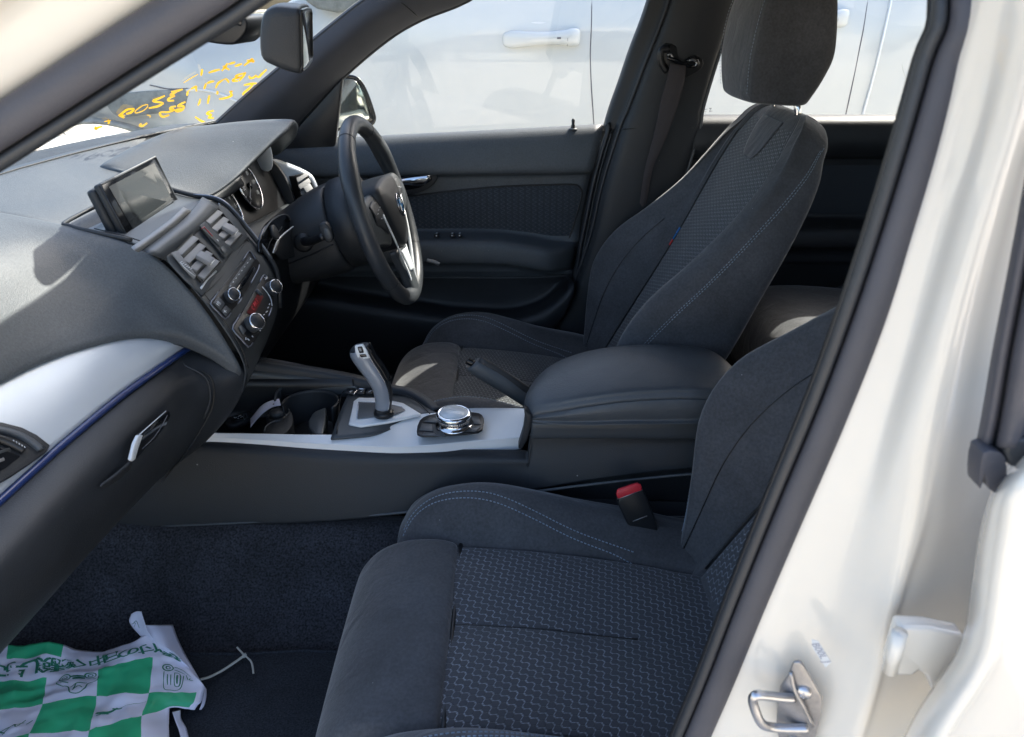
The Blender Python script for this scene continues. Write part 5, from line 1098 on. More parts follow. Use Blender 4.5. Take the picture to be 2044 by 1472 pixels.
# mode switches left of the lever
for i, (u0, u1) in enumerate(((690, 708), (713, 728), (731, 744), (746, 756))):
    b_ = plate('mode_switch', [P(u0-1, 787, Z=.6065), P(u0+3, 776, Z=.6065), P(u1+2, 777, Z=.6065), P(u1-2, 788, Z=.6065)], (0, 0, .0016), 'black_plastic', con, bevel=.0006)
    c_ = P((u0+u1)/2, 782, Z=.6085); vs, fs = multi([box_data(c_, AX, (.003, .0016, .0003)), box_data(c_+V((.002, .003, 0)), AX, (.003, .001, .0003))]); mesh('symbol', vs, fs, 'mark_white', b_, smooth=False)
tube('switch_rim', [P(u, v, Z=.608) for u, v in ((706, 788), (710, 782), (716, 777), (728, 777))], .0009, 'chrome', con, k=3, seg=6)
# gear lever: curved grip, silver spine facing the passenger, dark insert, P button
gsec = [((764, 824), .009, .011), ((765, 812), .0105, .0125), ((766, 790), .0118, .0140), ((760, 765), .0125, .0150), ((747, 742), .0130, .0155), ((732, 720), .0142, .0160), ((722, 702), .0155, .0165), ((717, 694), .013, .014), ((716, 690), .007, .008)]
rows = []
cpts = [P(u, v, Y=-.018) for (u, v), a, b in gsec]
for i, ((uv, a, b), c_) in enumerate(zip(gsec, cpts)):
    t = (cpts[min(i+1, len(cpts)-1)]-cpts[max(i-1, 0)]).normalized(); e = V((0, 1, 0)).cross(t).normalized()
    rows.append([c_+e*a*1.22*math.cos(k_)+V((0, 1, 0))*b*1.15*math.sin(k_) for k_ in np.linspace(0, 2*math.pi, 11)[:-1]])
lev = loft('gear_lever', rows, 'silver', car, k=4, closed=True, caps=True)
lev.data.materials[0] = MATS['dark_plastic']
sp2 = []
for off in (-.9, -.45, .2, .75):
    line = []
    for (uv, a, b), c_, i in zip(gsec[1:8], cpts[1:8], range(7)):
        t = (cpts[min(i+2, 8)]-cpts[i]).normalized(); e = V((0, 1, 0)).cross(t).normalized()
        if e.x < 0: e = -e
        an = off
        line.append(c_+e*(a*1.22+.0012)*math.sin(an)-V((0, 1, 0))*(b*1.15+.0012)*math.cos(an))
    sp2.append(line)
loft('lever_spine', [l for l in sp2], 'satin_metal', lev, k=5, solid=.0015)
plate('lever_cap', [P(u, v, Y=-.0385) for u, v in ((708, 691), (724, 688), (733, 702), (738, 716), (716, 719), (709, 704))], (0, .004, 0), 'silver', lev, bevel=.001)
plate('park_button', [P(u, v, Y=-.0415) for u, v in ((713, 694), (722, 693), (726, 705), (717, 706))], (0, .006, 0), 'gloss_black', lev, bevel=.001)
plate('button_mark', [P(u, v, Y=-.042) for u, v in ((716, 696), (720, 696), (722, 702), (718, 702))], (0, .001, 0), 'vent_plastic', lev, bevel=.0002)
plate('unlock_button', [P(u, v, Y=-.0405) for u, v in ((717, 709), (729, 708), (732, 713), (720, 714))], (0, .004, 0), 'gloss_black', lev, bevel=.0006)
gsl = [c_+V((.010, 0, .006)) for c_ in cpts[3:8]]
loft('lever_window', [[p+V((.004, -.010, .0)) for p in gsl], [p+V((.0078, 0, .003)) for p in gsl], [p+V((.004, .010, 0)) for p in gsl]], 'gloss_black', lev, k=4, solid=.001)
tube('lever_line', [l for l in sp2[3]], .0009, 'chrome', lev, k=4, seg=6)
lathe('lever_collar', P(766, 822, Y=-.018), (0, 0, 1), [(.016, -.006), (.0165, 0), (.013, .003), (.010, .003)], 'black_plastic', lev, n=24)
# rotary controller with its ring of keys
kc = P(906, 858, Z=.603)
pad = [P(u, v, Z=.6045) for u, v in ((832, 864), (838, 842), (856, 832), (890, 827), (930, 826), (956, 828), (966, 838), (964, 856), (955, 866), (900, 872), (842, 874))]
pd = plate('controller_keys', pad, (0, 0, .0035), 'black_plastic', con, bevel=.0015, k=2)
for q in (((836, 860), (842, 846), (862, 848), (864, 862)), ((846, 843), (858, 834), (882, 832), (874, 845)), ((843, 870), (846, 863), (866, 865), (874, 872)), ((870, 872), (872, 862), (884, 862), (890, 873)), ((940, 832), (956, 832), (960, 848), (946, 848)), ((930, 862), (945, 852), (960, 852), (950, 863))):
    plate('key', [P(u, v, Z=.6085) for u, v in q], (0, 0, .0012), 'grey_plastic', pd, bevel=.0006).data.materials[0] = MATS['stack_plastic']
kn_ = lathe('rotary_controller', V((kc.x, kc.y+.006, .6075)), (0, 0, 1), [(.0295, 0), (.030, .002), (.0285, .0035), (.0245, .005), (.0240, .010), (.0245, .014), (.0275, .016), (.0285, .0185), (.0280, .0215), (.0265, .0235), (.0235, .0245), (.0228, .0238), (.0001, .0236)], 'chrome', con, n=56, sub=0)
lathe('touch_pad', V((kc.x, kc.y+.006, .6315)), (0, 0, 1), [(.0226, 0), (.0224, .0004), (.0001, .0006)], 'mirror_glass', kn_, n=48).data.materials[0] = MATS['silver']
vs, fs = multi([box_data(V((kc.x+.0243*math.cos(t), kc.y+.006+.0243*math.sin(t), .6195)), (V((math.cos(t), math.sin(t), 0)), V((-math.sin(t), math.cos(t), 0)), V((0, 0, 1))), (.0012, .0012, .005)) for t in np.arange(40)*2*math.pi/40]); mesh('knurl', vs, fs, 'bright_metal', kn_)
# ---- storage tray, cup holders, power socket
zf = .540
tray = loft('storage_tray', [[V((x, y, z)) for y, z in ((.078, .625), (.074, .58), (.066, .548), (0, .543), (-.058, .545), (-.066, .570), (-.070, .592))] for x in (-.62, -.5, -.4, -.3, -.278)], 'black_plastic', con, k=3, solid=.002)
plate('tray_end', [V((-.276, y, z)) for y, z in ((-.070, .594), (.078, .604), (.072, .545), (-.064, .545))], (.004, 0, 0), 'stack_plastic', con, bevel=.001)
def TR(u, v, z): return P(u, v, Z=z)
# far cup well: curved back wall, rim
cw = []
for z, sc in ((.606, 1.0), (.590, .98), (.56, .94), (.548, .9)):
    cw.append([V((-.345+.047*sc*math.cos(t), .030+.043*sc*math.sin(t), z)) for t in np.linspace(-.5, math.pi+.6, 12)])
loft('cup_holder', cw, 'dark_plastic', con, k=3, solid=.002)
cr_ = [TR(549, 800, .604), TR(552, 785, .606), TR(563, 775, .607), TR(590, 774, .607), TR(630, 775, .606), TR(654, 777, .605)]
tube('holder_rim', cr_, .0022, 'stack_plastic', con, k=4)
loft('holder_wall', [cr_, [p+V((0, .002, -.025)) for p in cr_], [p+V((0, -.004, -.055)) for p in cr_]], 'stack_plastic', con, k=4, solid=.002)
# near divider horns of the two holders
plate('divider', [TR(u, v, .588) for u, v in ((527, 866), (534, 848), (556, 836), (575, 826), (579, 820), (584, 830), (583, 848), (572, 862), (560, 868))], (0, 0, -.035), 'dark_plastic', con, bevel=.003, k=2)
plate('divider', [TR(u, v, .592) for u, v in ((623, 826), (630, 820), (651, 812), (650, 836), (645, 866), (628, 866), (616, 852), (616, 838))], (0, 0, -.035), 'stack_plastic', con, bevel=.003, k=1)
tube('divider_edge', [TR(u, v, .5895) for u, v in ((527, 862), (532, 850), (548, 841), (568, 832), (577, 824), (576, 817))], .0011, 'grey_plastic', con, k=4, seg=6)
ps = lathe('power_socket', TR(552, 833, .588), (0, 0, 1), [(.017, -.02), (.017, 0), (.0155, .003), (.013, .004), (.012, .001), (.0001, .0)], 'black_plastic', con, n=32)
lathe('socket_cap', TR(553, 825, .596), (0, .05, 1), [(.012, -.005), (.013, 0), (.0125, .003), (.011, .0045), (.0001, .005)], 'dark_plastic', ps, n=28)
# ---- arm rest
def arow(x, zt, zb, yn, yf):
    return [V((x, yf+.004, zb+.004)), V((x, yf, (zt+zb)/2)), V((x, yf-.010, zt-.006)), V((x, yf*.5+yn*.5, zt+.004)), V((x, yn+.016, zt-.002)), V((x, yn+.005, zt-.010)), V((x, yn+.0015, zt-.0165)), V((x, yn+.0035, zt-.0185)), V((x, yn+.0005, zt-.0205)), V((x, yn-.003, zt*.5+zb*.5-.006)), V((x, yn, zb+.004)), V((x, yn+.008, zb))]
ar = [arow(.020, .650, .640, -.088, -.045), arow(.025, .661, .640, -.095, -.02), arow(.040, .672, .641, -.101, .01), arow(.070, .681, .643, -.107, .045), arow(.115, .692, .645, -.111, .064), arow(.17, .701, .648, -.113, .070), arow(.24, .7055, .649, -.113, .070), arow(.30, .704, .650, -.112, .066), arow(.335, .702, .652, -.108, .05), arow(.356, .690, .655, -.10, .02), arow(.364, .672, .66, -.08, -.01)]
arm = loft('arm_rest', ar, 'leather', con, k=5, closed=True, caps=True)
loft('arm_rest_base', [[V((x, -.080, .640)), V((x, -.098, .639)), V((x, -.101, .634)), V((x, -.1015, .626)), V((x, -.1015, .616)), V((x, -.098, .611)), V((x, -.085, .610))] for x in (.030, .06, .12, .2, .3, .40)], 'grey_plastic', con, k=4, solid=.002).data.materials[0] = MATS['stack_plastic']
plate('storage_box', [V((x, y, .636)) for x, y in ((.05, -.075), (.37, -.085), (.37, .07), (.07, .06))], (0, 0, -.16), 'dark_plastic', con, bevel=.006)
plate('console_rear', [V((.385, y, z)) for y, z in ((-.10, .33), (.10, .33), (.08, .65), (-.09, .65))], (.05, 0, 0), 'black_plastic', con, bevel=.01)
# ---- handbrake
hb0 = P(1062, 800, Y=.075); hb1 = P(1010, 765, Y=.072); hb2 = P(952, 732, Y=.070)
hbk = tube('handbrake', [hb0+V((.05, 0, -.04)), hb0, hb1, hb2, P(944, 726, Y=.07)], .0140, 'leather', car, k=5, r2=.0175, up=(0, 1, 0), seg=16, taper=lambda t: .78+.28*math.sin(math.pi*min(1, t*1.05))**.8 if t < .95 else .78)
tube('button', [P(946, 727, Y=.07), P(936, 722, Y=.07), P(932, 720, Y=.07)], .0062, 'gloss_black', hbk, k=3)
tube('grip_ridge', [P(956, 719, Y=.065), P(1000, 745, Y=.065), P(1040, 772, Y=.065), P(1066, 790, Y=.068)], .0075, 'dark_plastic', hbk, k=4, r2=.004, up=(0, 0, 1))
bt_ = []
for (u, v), r in (((1052, 784), .018), ((1058, 792), .022), ((1066, 805), .026), ((1072, 820), .031), ((1076, 836), .036)):
    c_ = P(u, v, Y=.075); d_ = (hb0-hb2).normalized(); e = V((0, 1, 0)).cross(d_).normalized(); bt_.append([c_+e*r*1.0*math.cos(k_)*(1.0+.08*(k_ % 2))+V((0, 1, 0))*r*.9*math.sin(k_) for k_ in np.linspace(0, 2*math.pi, 9)[:-1]])
loft('gaiter', bt_, 'leather', hbk, k=4, closed=True)
# ================================================================== seats
def seat(lbl, X0, Yc, Z0, rec, hw=.150, name='front_seat', dxb=0.0, bs_=1.0, bp_=None, hr=True, tagc=None, zt=.0):
    """X0: thigh-pad seam; Z0: cushion insert height at that seam; rec: recline angle"""
    kt = 'knit_blue' if name == 'p' else 'knit_grey'
    # --- cushion: x along car, s lateral
    def crow(x, zi, bol, zo, w=1.0, gro=.006):
        h = hw*w
        pts = [(-h-.115, zi-.135+zo), (-h-.122, zi-.08+zo), (-h-.112, zi+bol*.35+zo*.5), (-h-.092, zi+bol*.85), (-h-.062, zi+bol), (-h-.030, zi+bol*.62), (-h-.010, zi+.008), (-h-.0035, zi-gro+.002), (-h, zi-gro), (-h+.006, zi+.001), (-h*.5, zi+.004), (-.006, zi+.0005), (0, zi-.0035), (.006, zi+.0005)]
        full = pts+[(-a, b) for a, b in pts[:11][::-1]]
        return [V((X0+x, Yc+a, Z0+b)) for a, b in full]
    st_ = [(-.100, -.045, .018, -.02, 1.0), (-.078, -.018, .030, 0, 1.0), (-.04, -.002, .046, 0, 1.0), (.01, .001, .058, 0, 1.0), (.06, -.002, .060, 0, 1.0), (.12, -.008, .050, 0, 1.0), (.19, -.018, .038, 0, 1.0), (.27, -.030, .034, 0, .98), (.33, -.042, .030, 0, .96), (.40, -.05, .028, 0, .94)]
    rows = [crow(*q) for q in st_]
    nC = (len(rows[0])-1)*5+1
    def mf(x, y, z, i, j):
        cj = j/5.0
        return 1 if (8.05 < cj < 15.95 and x > X0-.09) else 0
    cu = loft(name, rows, ['suede', kt], car, k=5, matf=lambda x, y, z, i, j: mf(x, y, z, i, j), uvf=lambda x, y, z: (x, y), label=lbl)
    cu.name = 'front_seat'
    tube('pad_seam', [V((X0+.0015, Yc+y, Z0+.0005)) for y in (-hw-.006, -hw*.5, 0, hw*.5, hw+.006)], .0032, 'black_plastic', cu, k=3, seg=8)
    tube('centre_fold_shade', [drop(cu, q)+V((0, 0, -.0006)) for q in smooth_pts([V((X0+x, Yc+.0008*math.sin(x*60), Z0)) for x in (.0, .06, .12, .18, .24)], 6)], .0012, 'black_plastic', cu, k=1, seg=6)  # black line paints the shade in the fold down the cushion
    # side skirt base
    box('seat_base', V((X0+.14, Yc, Z0-.15)), (.42, 2*hw+.16, .12), 'dark_plastic', cu, bevel=.02)
    for sy in (-1, 1): box('seat_rail', V((X0+.12, Yc+sy*hw*1.05, Z0-.225)), (.56, .035, .03), 'steel', cu, bevel=.004)
    # thigh pad
    def trow(x, zt_, zb_, w):
        h = hw+.012; h *= w
        return [V((X0+x, Yc-h+.01, Z0+zb_)), V((X0+x, Yc-h-.004, Z0+(zt_+zb_)/2)), V((X0+x, Yc-h+.006, Z0+zt_-.008)), V((X0+x, Yc-h*.75, Z0+zt_)), V((X0+x, Yc, Z0+zt_+.003)), V((X0+x, Yc+h*.75, Z0+zt_)), V((X0+x, Yc+h-.006, Z0+zt_-.008)), V((X0+x, Yc+h+.004, Z0+(zt_+zb_)/2)), V((X0+x, Yc+h-.01, Z0+zb_))]
    tp = [trow(-.002, -.012, -.06, .985), trow(-.004, .004, -.06, .985), trow(-.012, .012, -.07, .995), trow(-.035, .016, -.08, 1.0), trow(-.075, .013, -.10, 1.0), trow(-.110, .000, -.115, .99), trow(-.135, -.022, -.12, .97), trow(-.150, -.050, -.125, .95), trow(-.155, -.085, -.13, .94), trow(-.14, -.13, -.14, .93)]
    tpo = loft('thigh_pad', tp, 'suede', cu, k=5, solid=.003)
    # stitching on the bolsters (two dashed rows)
    for sg in (-1, 1):
        for o_ in (0, .010):
            L_ = [V((X0+x, Yc+sg*(hw+b), Z0+z+.0012)) for x, b, z in ((-.088, .048, .012), (-.072, .060, .035), (-.045, .063, .053), (.0, .060, .063), (.05, .054, .064), (.10, .044, .058), (.16, .030, .036), (.22, .018, .014), (.26, .010, -.008))]
            dk_ = []
            # lay the thread on the sampled sheet
            L2 = [p+V((0, -sg*o_, 0)) for p in L_]
            dashes('stitching', [drop(cu, q, tpo) for q in smooth_pts(L2, 4)], 'stitch' if name == 'p' else 'stitch_dim', cu, r=.0009, k=2)
    # --- backrest, local frame h up, d forward
    B0 = V((X0+.300+dxb, Yc, Z0-.030)); hv = V((math.sin(rec), 0, math.cos(rec))); dv = V((-math.cos(rec), 0, math.sin(rec)))
    def BB(s, h, d): return B0+V((0, 1, 0))*s+hv*(h*1.07)+dv*(d*bs_ if d > .01 else d)
    def brow(h, wi, wo, bol, ctr=0, bk=-.085, cap=1.0):
        pts = [(-wo*.55, bk-.008), (-wo*.92, bk+.006), (-wo-.004, bk+.035), (-wo-.006, bol*.25), (-wo+.004, bol*.80), (-wo+.028, bol), (-(wi+wo)/2-.004, bol*.80), (-wi-.022, bol*.28), (-wi-.008, .006), (-wi-.003, -.004), (-wi, -.0045), (-wi+.006, .001), (-wi*.5, .002+ctr)]
        full = pts+[(0, .003+ctr)]+[(-a, b) for a, b in pts[::-1]]
        return [(a, h, b*cap) for a, b in full]
    bs = [(-.04, .135, .200, .022), (.02, .138, .218, .046), (.09, .137, .238, .078), (.17, .133, .256, .106), (.25, .128, .253, .100), (.33, .130, .236, .066), (.41, .139, .219, .036), (.48, .146, .208, .020), (.53, .140, .190, .012), (.562, .122, .166, .006)]
    if bp_: bs = [(q[0], q[1], q[2]+(.006 if .2 < q[0] < .45 else 0), w_) for q, w_ in zip(bs, bp_)]
    R_ = [brow(*q) for q in bs]
    # rounded shoulders
    for i_, q_ in ((-3, .93), (-2, .86), (-1, .78)): R_[i_] = [(a, h, b*q_ if b < -.02 else b) for a, h, b in R_[i_]]
    T_ = R_[-1]
    for sc_, h_, sb, db in ((.93, .581, .93, -.002), (.80, .597, .80, -.006), (.60, .608, .60, -.014), (.30, .613, .12, -.032)): R_.append([(a*sc_, h_, b*sb+db) for a, h, b in T_])
    R_ = [[V(p) for p in r] for r in R_]
    def mb(s, h, d, i, j):
        cj = j/5.0; return 1 if (10.05 < cj < 15.95 and .0 < h < .577) else 0
    bkr = loft('backrest', R_, ['suede', kt], cu, k=5, closed=True, matf=mb, uvf=lambda s, h, d: (h, s), xf=lambda p: BB(p.x, p.y, p.z), caps=True)
    for i, (a, b) in enumerate([]): pass
    # piping along the insert
    for sg in (-1, 1):
        tube('piping', [BB(sg*(wi+.003), h, .0015) for h, wi in ((.0, .137), (.09, .137), (.17, .133), (.25, .127), (.33, .128), (.41, .138), (.48, .146), (.53, .142), (.565, .126))], .0016, 'black_plastic', bkr, k=4, seg=6)
        for o_ in (0, .012):
            L_ = [(sg*a, h+o_*.8, d-o_*.6) for a, h, d in ((.214, -.01, .05), (.236, .07, .078), (.250, .15, .082), (.254, .24, .062), (.246, .33, .030), (.232, .41, .004), (.214, .49, -.018), (.19, .545, -.034), (.165, .58, -.045))]
            pts = [near_b(bkr, BB(s, h, d)) for s, h, d in [tuple(q) for q in smooth_line(L_, 4)]]
            dashes('stitching', [p for p in pts if p is not None], 'stitch' if name == 'p' else 'stitch_dim', bkr, r=.0009, k=2)
        # panel seam on the bolster face
        pts = [drop_b(bkr, BB(sg*a, h, .14), -dv) for a, h in ((.178, -.01), (.182, .06), (.182, .13), (.178, .20), (.172, .27), (.165, .33))]
        tube('panel_seam', [p for p in pts if p is not None], .0009, 'black_plastic', bkr, k=4, seg=5)
    # lumbar tab panel at the top of the insert
    tabp = []
    for s_ in (-1, -.5, 0, .5, 1):
        tabp.append([p for p in [drop_b(bkr, BB(s_*a, h, .1), -dv) for h, a in ((.585, .058), (.565, .056), (.545, .050), (.525, .040), (.510, .022))]])
    if all(p is not None for r in tabp for p in r):
        loft('headrest_panel', [[p+dv*.0012 for p in r] for r in tabp], 'suede', bkr, k=4, solid=.0012)
    if tagc:
        tp0 = BB(-tagc*0+ .1245*tagc, .335, .004)
        for i, m_ in enumerate(('red_tag', 'blue_enamel', 'blue_tag')):
            box('fabric_tag', BB(.127*tagc, .30+i*.0135, .0035), (.0135, .006, .0025), m_, bkr, ax=(hv, V((0, 1, 0)), dv), bevel=.0005)
    # headrest
    if hr:
        H0 = V((B0.x+.262, Yc, 1.062)); hvr = V((.05, 0, 1)).normalized(); dvr = V((-1, 0, .05)).normalized()
        def hrow(h, w_, f, b_): 
            return [H0+V((0, 1, 0))*s+hvr*h+dvr*d for s, d in ((-w_*.55, b_-.004), (-w_*.95, b_+.012), (-w_, (f+b_)/2), (-w_*.93, f-.012), (-w_*.80, f-.002), (-w_*.4, f+.004), (0, f+.006), (w_*.4, f+.004), (w_*.80, f-.002), (w_*.93, f-.012), (w_, (f+b_)/2), (w_*.95, b_+.012), (w_*.55, b_-.004))]
        hd = [hrow(-.002, .06, .030, -.02), hrow(.0, .098, .056, -.040), hrow(.014, .108, .064, -.048), hrow(.05, .117, .070, -.060), hrow(.085, .121, .072, -.066), hrow(.14, .121, .068, -.058), hrow(.18, .112, .058, -.050), hrow(.205, .098, .044, -.036), hrow(.216, .06, .018, -.02)]
        hdr = loft('headrest', hd, 'suede', cu, k=5, closed=True, caps=True)
        for sg in (-1, 1):
            tube('headrest_post', [BB(sg*.063, .54, -.04), BB(sg*.063, .575, -.035), V((H0.x+.028, Yc+sg*.063, 1.09))], .0062, 'chrome', cu, k=2, seg=16)
            lathe('post_guide', BB(sg*.063, .606, -.036), hv, [(.017, -.006), (.018, .002), (.015, .006), (.008, .007)], 'black_plastic', cu, n=24)
            dashes('stitching', [H0+V((0, 1, 0))*sg*w_*.82+hvr*h+dvr*(f+.0005) for h, w_, f in ((.014, .108, .064), (.05, .117, .070), (.085, .121, .072), (.14, .121, .068), (.18, .112, .058))], 'stitch_dim', hdr, r=.0006)
    return cu
def smooth_pts(L, k): return [V(p) for p in smooth_line(L, k)]
def bvh_of(o):
    from mathutils.bvhtree import BVHTree
    return BVHTree.FromPolygons([v.co[:] for v in o.data.vertices], [tuple(p.vertices) for p in o.data.polygons])
_bv = {}
def getb(o):
    if o.name not in _bv: _bv[o.name] = bvh_of(o)
    return _bv[o.name]
def drop(o, p, o2=None):
    h = getb(o).ray_cast(V((p.x, p.y, p.z+.2)), V((0, 0, -1)))
    q = h[0] if h[0] is not None else p
    if o2 is not None:
        h2 = getb(o2).ray_cast(V((p.x, p.y, p.z+.2)), V((0, 0, -1)))
        if h2[0] is not None and h2[0].z > q.z: q = h2[0]
    return q+V((0, 0, .0006))
def near_b(o, p):
    h = getb(o).find_nearest(p); return h[0]+(p-h[0]).normalized()*.0005 if (p-h[0]).length > 1e-5 else h[0]
def drop_b(o, p, d):
    h = getb(o).ray_cast(p, d)
    return None if h[0] is None else h[0]-d*.0006
seat('passenger seat nearest the open door, blue-stitched knit centre', -.077, -.378, .502, math.radians(29), name='p', hw=.152, dxb=.062, bp_=(.018, .040, .074, .112, .114, .082, .046, .024, .012, .006))
seat('driver\'s seat facing the steering wheel, grey knit centre', -.118, .345, .497, math.radians(26.5), name='d', hw=.146, dxb=0.02, tagc=1)
# seat-belt buckle between seat and console
bkp = plane3(P(1230, 985, Y=-.155), P(1280, 965, Y=-.150), P(1300, 1060, Y=-.165))
def BK(u, v, off=0): return P(u, v, pl=bkp, off=off)
bkl = plate('belt_buckle', [BK(u, v) for u, v in ((1229, 997), (1231, 985), (1278, 966), (1284, 978), (1306, 1035), (1314, 1078), (1308, 1096), (1274, 1096), (1260, 1062), (1242, 1025))], bkp[1]*.016, 'black_plastic', car, bevel=.003)
plate('release_button', [BK(u, v, .013) for u, v in ((1229, 984), (1232, 975), (1270, 962), (1279, 966), (1281, 976), (1232, 994))], bkp[1]*.006, 'red_plastic', bkl, bevel=.002)
tube('metal_edge', [BK(1232, 997, .017), BK(1283, 978, .017)], .0008, 'bright_metal', bkl, k=1, seg=6)
for a in (((1263, 1041), (1292, 1030)), ((1284, 1070), (1307, 1060))): tube('moulding_line', [BK(*a[0], .0165), BK(*a[1], .0165)], .0006, 'vent_plastic', bkl, k=1, seg=6)
tube('stem', [BK(1280, 1075, .006), BK(1300, 1110, .0), BK(1320, 1160, -.01)], .012, 'black_plastic', bkl, k=2, r2=.008)
# trouser-leg-dark sill plate at the far floor: door sill strip
loft('sill_trim', [[V((x, .60, .31)), V((x, .615, .345)), V((x, .64, .36)), V((x, .70, .365))] for x in (-.8, -.4, 0, .3)], 'dark_plastic', car, k=3, solid=.003)
# ================================================================== loose things
# plastic carrier sheet / seat cover, printed green checks
ctrl = [ # rows of photo positions; heights above the mat
 ([(-125, 1290, .03), (-20, 1292, .035), (50, 1293, .04), (108, 1291, .045), (160, 1302, .03), (205, 1305, .028), (250, 1290, .04), (300, 1274, .045), (352, 1312, .04), (372, 1330, .03)]),
 ([(-125, 1330, .03), (-20, 1328, .032), (42, 1325, .036), (102, 1322, .04), (150, 1328, .034), (200, 1322, .034), (252, 1308, .042), (306, 1294, .042), (362, 1322, .03), (386, 1345, .02)]),
 ([(-125, 1368, .026), (-15, 1362, .03), (40, 1361, .034), (95, 1358, .036), (146, 1348, .032), (197, 1340, .038), (252, 1328, .038), (307, 1320, .036), (355, 1330, .028), (398, 1362, .018)]),
 ([(-130, 1404, .026), (-20, 1396, .032), (38, 1390, .034), (92, 1384, .03), (144, 1374, .036), (196, 1366, .034), (250, 1358, .032), (303, 1354, .034), (354, 1358, .026), (410, 1378, .012)]),
 ([(-135, 1440, .026), (-25, 1427, .03), (32, 1420, .030), (87, 1411, .034), (140, 1400, .036), (194, 1394, .03), (247, 1391, .034), (299, 1390, .03), (350, 1388, .024), (408, 1386, .012)]),
 ([(-140, 1478, .026), (-38, 1462, .03), (20, 1452, .034), (76, 1443, .030), (132, 1432, .036), (188, 1426, .032), (242, 1420, .028), (295, 1408, .030), (345, 1404, .022), (403, 1408, .010)]),
 ([(-150, 1515, .026), (-50, 1496, .03), (6, 1484, .032), (62, 1474, .034), (120, 1466, .030), (180, 1462, .034), (232, 1448, .030), (285, 1436, .032), (340, 1416, .018), (392, 1418, .008)]),
 ([(-160, 1560, .024), (-62, 1545, .03), (-5, 1534, .03), (50, 1524, .034), (110, 1516, .03), (170, 1508, .03), (228, 1496, .036), (284, 1470, .034), (338, 1440, .016), (368, 1455, .006)]),
 ([(-170, 1610, .02), (-72, 1596, .024), (-15, 1586, .026), (42, 1576, .03), (102, 1568, .026), (162, 1560, .028), (222, 1550, .03), (284, 1530, .028), (340, 1490, .016), (378, 1478, .004)]),
 ([(-180, 1670, .01), (-80, 1660, .012), (-22, 1650, .012), (36, 1640, .014), (96, 1630, .012), (158, 1624, .012), (220, 1612, .014), (284, 1590, .012), (345, 1550, .008), (390, 1530, .003)])]
FZ = .324
GB = np.array([[tuple(P(u, v, Z=FZ+h)) for u, v, h in r] for r in ctrl])
GBs = np.array([smooth_line(r, 8) for r in GB]); GBs = np.array([smooth_line(GBs[:, j], 8) for j in range(GBs.shape[1])]).transpose(1, 0, 2)
# crisp creases
for i in range(GBs.shape[0]):
    for j in range(GBs.shape[1]):
        x, y, z = GBs[i, j]; c_ = noise.noise((x*20, y*20, 1))*.004-abs(noise.noise((x*26+y*14, y*12-x*9, 4)))*.008-abs(noise.noise((x*12-y*23, y*30, 7)))*.006+abs(noise.noise((x*75, y*75, 9)))*.002+.004
        GBs[i, j, 2] = max(.3245, z+c_+.003)
nr, nc = GBs.shape[:2]
def bag_at(r, c, off=.0012):   # r, c in control-grid units
    i = min(max(r*8, 0), nr-1.001); j = min(max(c*8, 0), nc-1.001); i0, j0 = int(i), int(j); fi, fj = i-i0, j-j0
    p = GBs[i0, j0]*(1-fi)*(1-fj)+GBs[i0+1, j0]*fi*(1-fj)+GBs[i0, j0+1]*(1-fi)*fj+GBs[i0+1, j0+1]*fi*fj
    a = V(GBs[i0+1, j0]-GBs[i0, j0]); b = V(GBs[i0, j0+1]-GBs[i0, j0]); n = a.cross(b).normalized(); n = n if n.z > 0 else -n
    return V(p)+n*off
def bag_mat():
    m, nt, b = newmat('printed_film'); uv = N(nt, 'ShaderNodeUVMap'); sx_ = N(nt, 'ShaderNodeSeparateXYZ'); nt.links.new(uv.outputs[0], sx_.inputs[0])
    fx = math_n(nt, 'FLOOR', math_n(nt, 'MULTIPLY', math_n(nt, 'SUBTRACT', sx_.outputs[0], 1.0), .5)); fy = math_n(nt, 'FLOOR', math_n(nt, 'MULTIPLY', sx_.outputs[1], .5))
    s = math_n(nt, 'ADD', fx, fy); par = math_n(nt, 'ABSOLUTE', math_n(nt, 'SUBTRACT', math_n(nt, 'MULTIPLY', math_n(nt, 'FRACT', math_n(nt, 'MULTIPLY', s, .5)), 2.0), 0.0))
    # rows below 2 (text band) stay white
    band = math_n(nt, 'GREATER_THAN', sx_.outputs[1], 2.0); edge = math_n(nt, 'LESS_THAN', sx_.outputs[0], 8.75)
    k1 = math_n(nt, 'MULTIPLY', math_n(nt, 'MULTIPLY', math_n(nt, 'GREATER_THAN', par, .5), band), edge)
    t1 = math_n(nt, 'MULTIPLY', math_n(nt, 'LESS_THAN', sx_.outputs[1], .75), math_n(nt, 'MULTIPLY', math_n(nt, 'GREATER_THAN', sx_.outputs[0], 1.5), math_n(nt, 'LESS_THAN', sx_.outputs[0], 3.4)))
    k = math_n(nt, 'MAXIMUM', k1, t1)
    mx = N(nt, 'ShaderNodeMix', data_type='RGBA'); nt.links.new(k, mx.inputs[0]); mx.inputs[6].default_value = (.80, .80, .92, 1); mx.inputs[7].default_value = (.04, .47, .22, 1)
    nt.links.new(mx.outputs[2], b.inputs['Base Color']); b.inputs['Roughness'].default_value = .42; b.inputs['Subsurface Weight'].default_value = 0
    b.inputs['Transmission Weight'].default_value = 0
bag_mat()
L_ = GBs.reshape(-1, 3); uvs = [(j/8, i/8) for i in range(nr) for j in range(nc)]
fs = grid_faces(nr, nc)
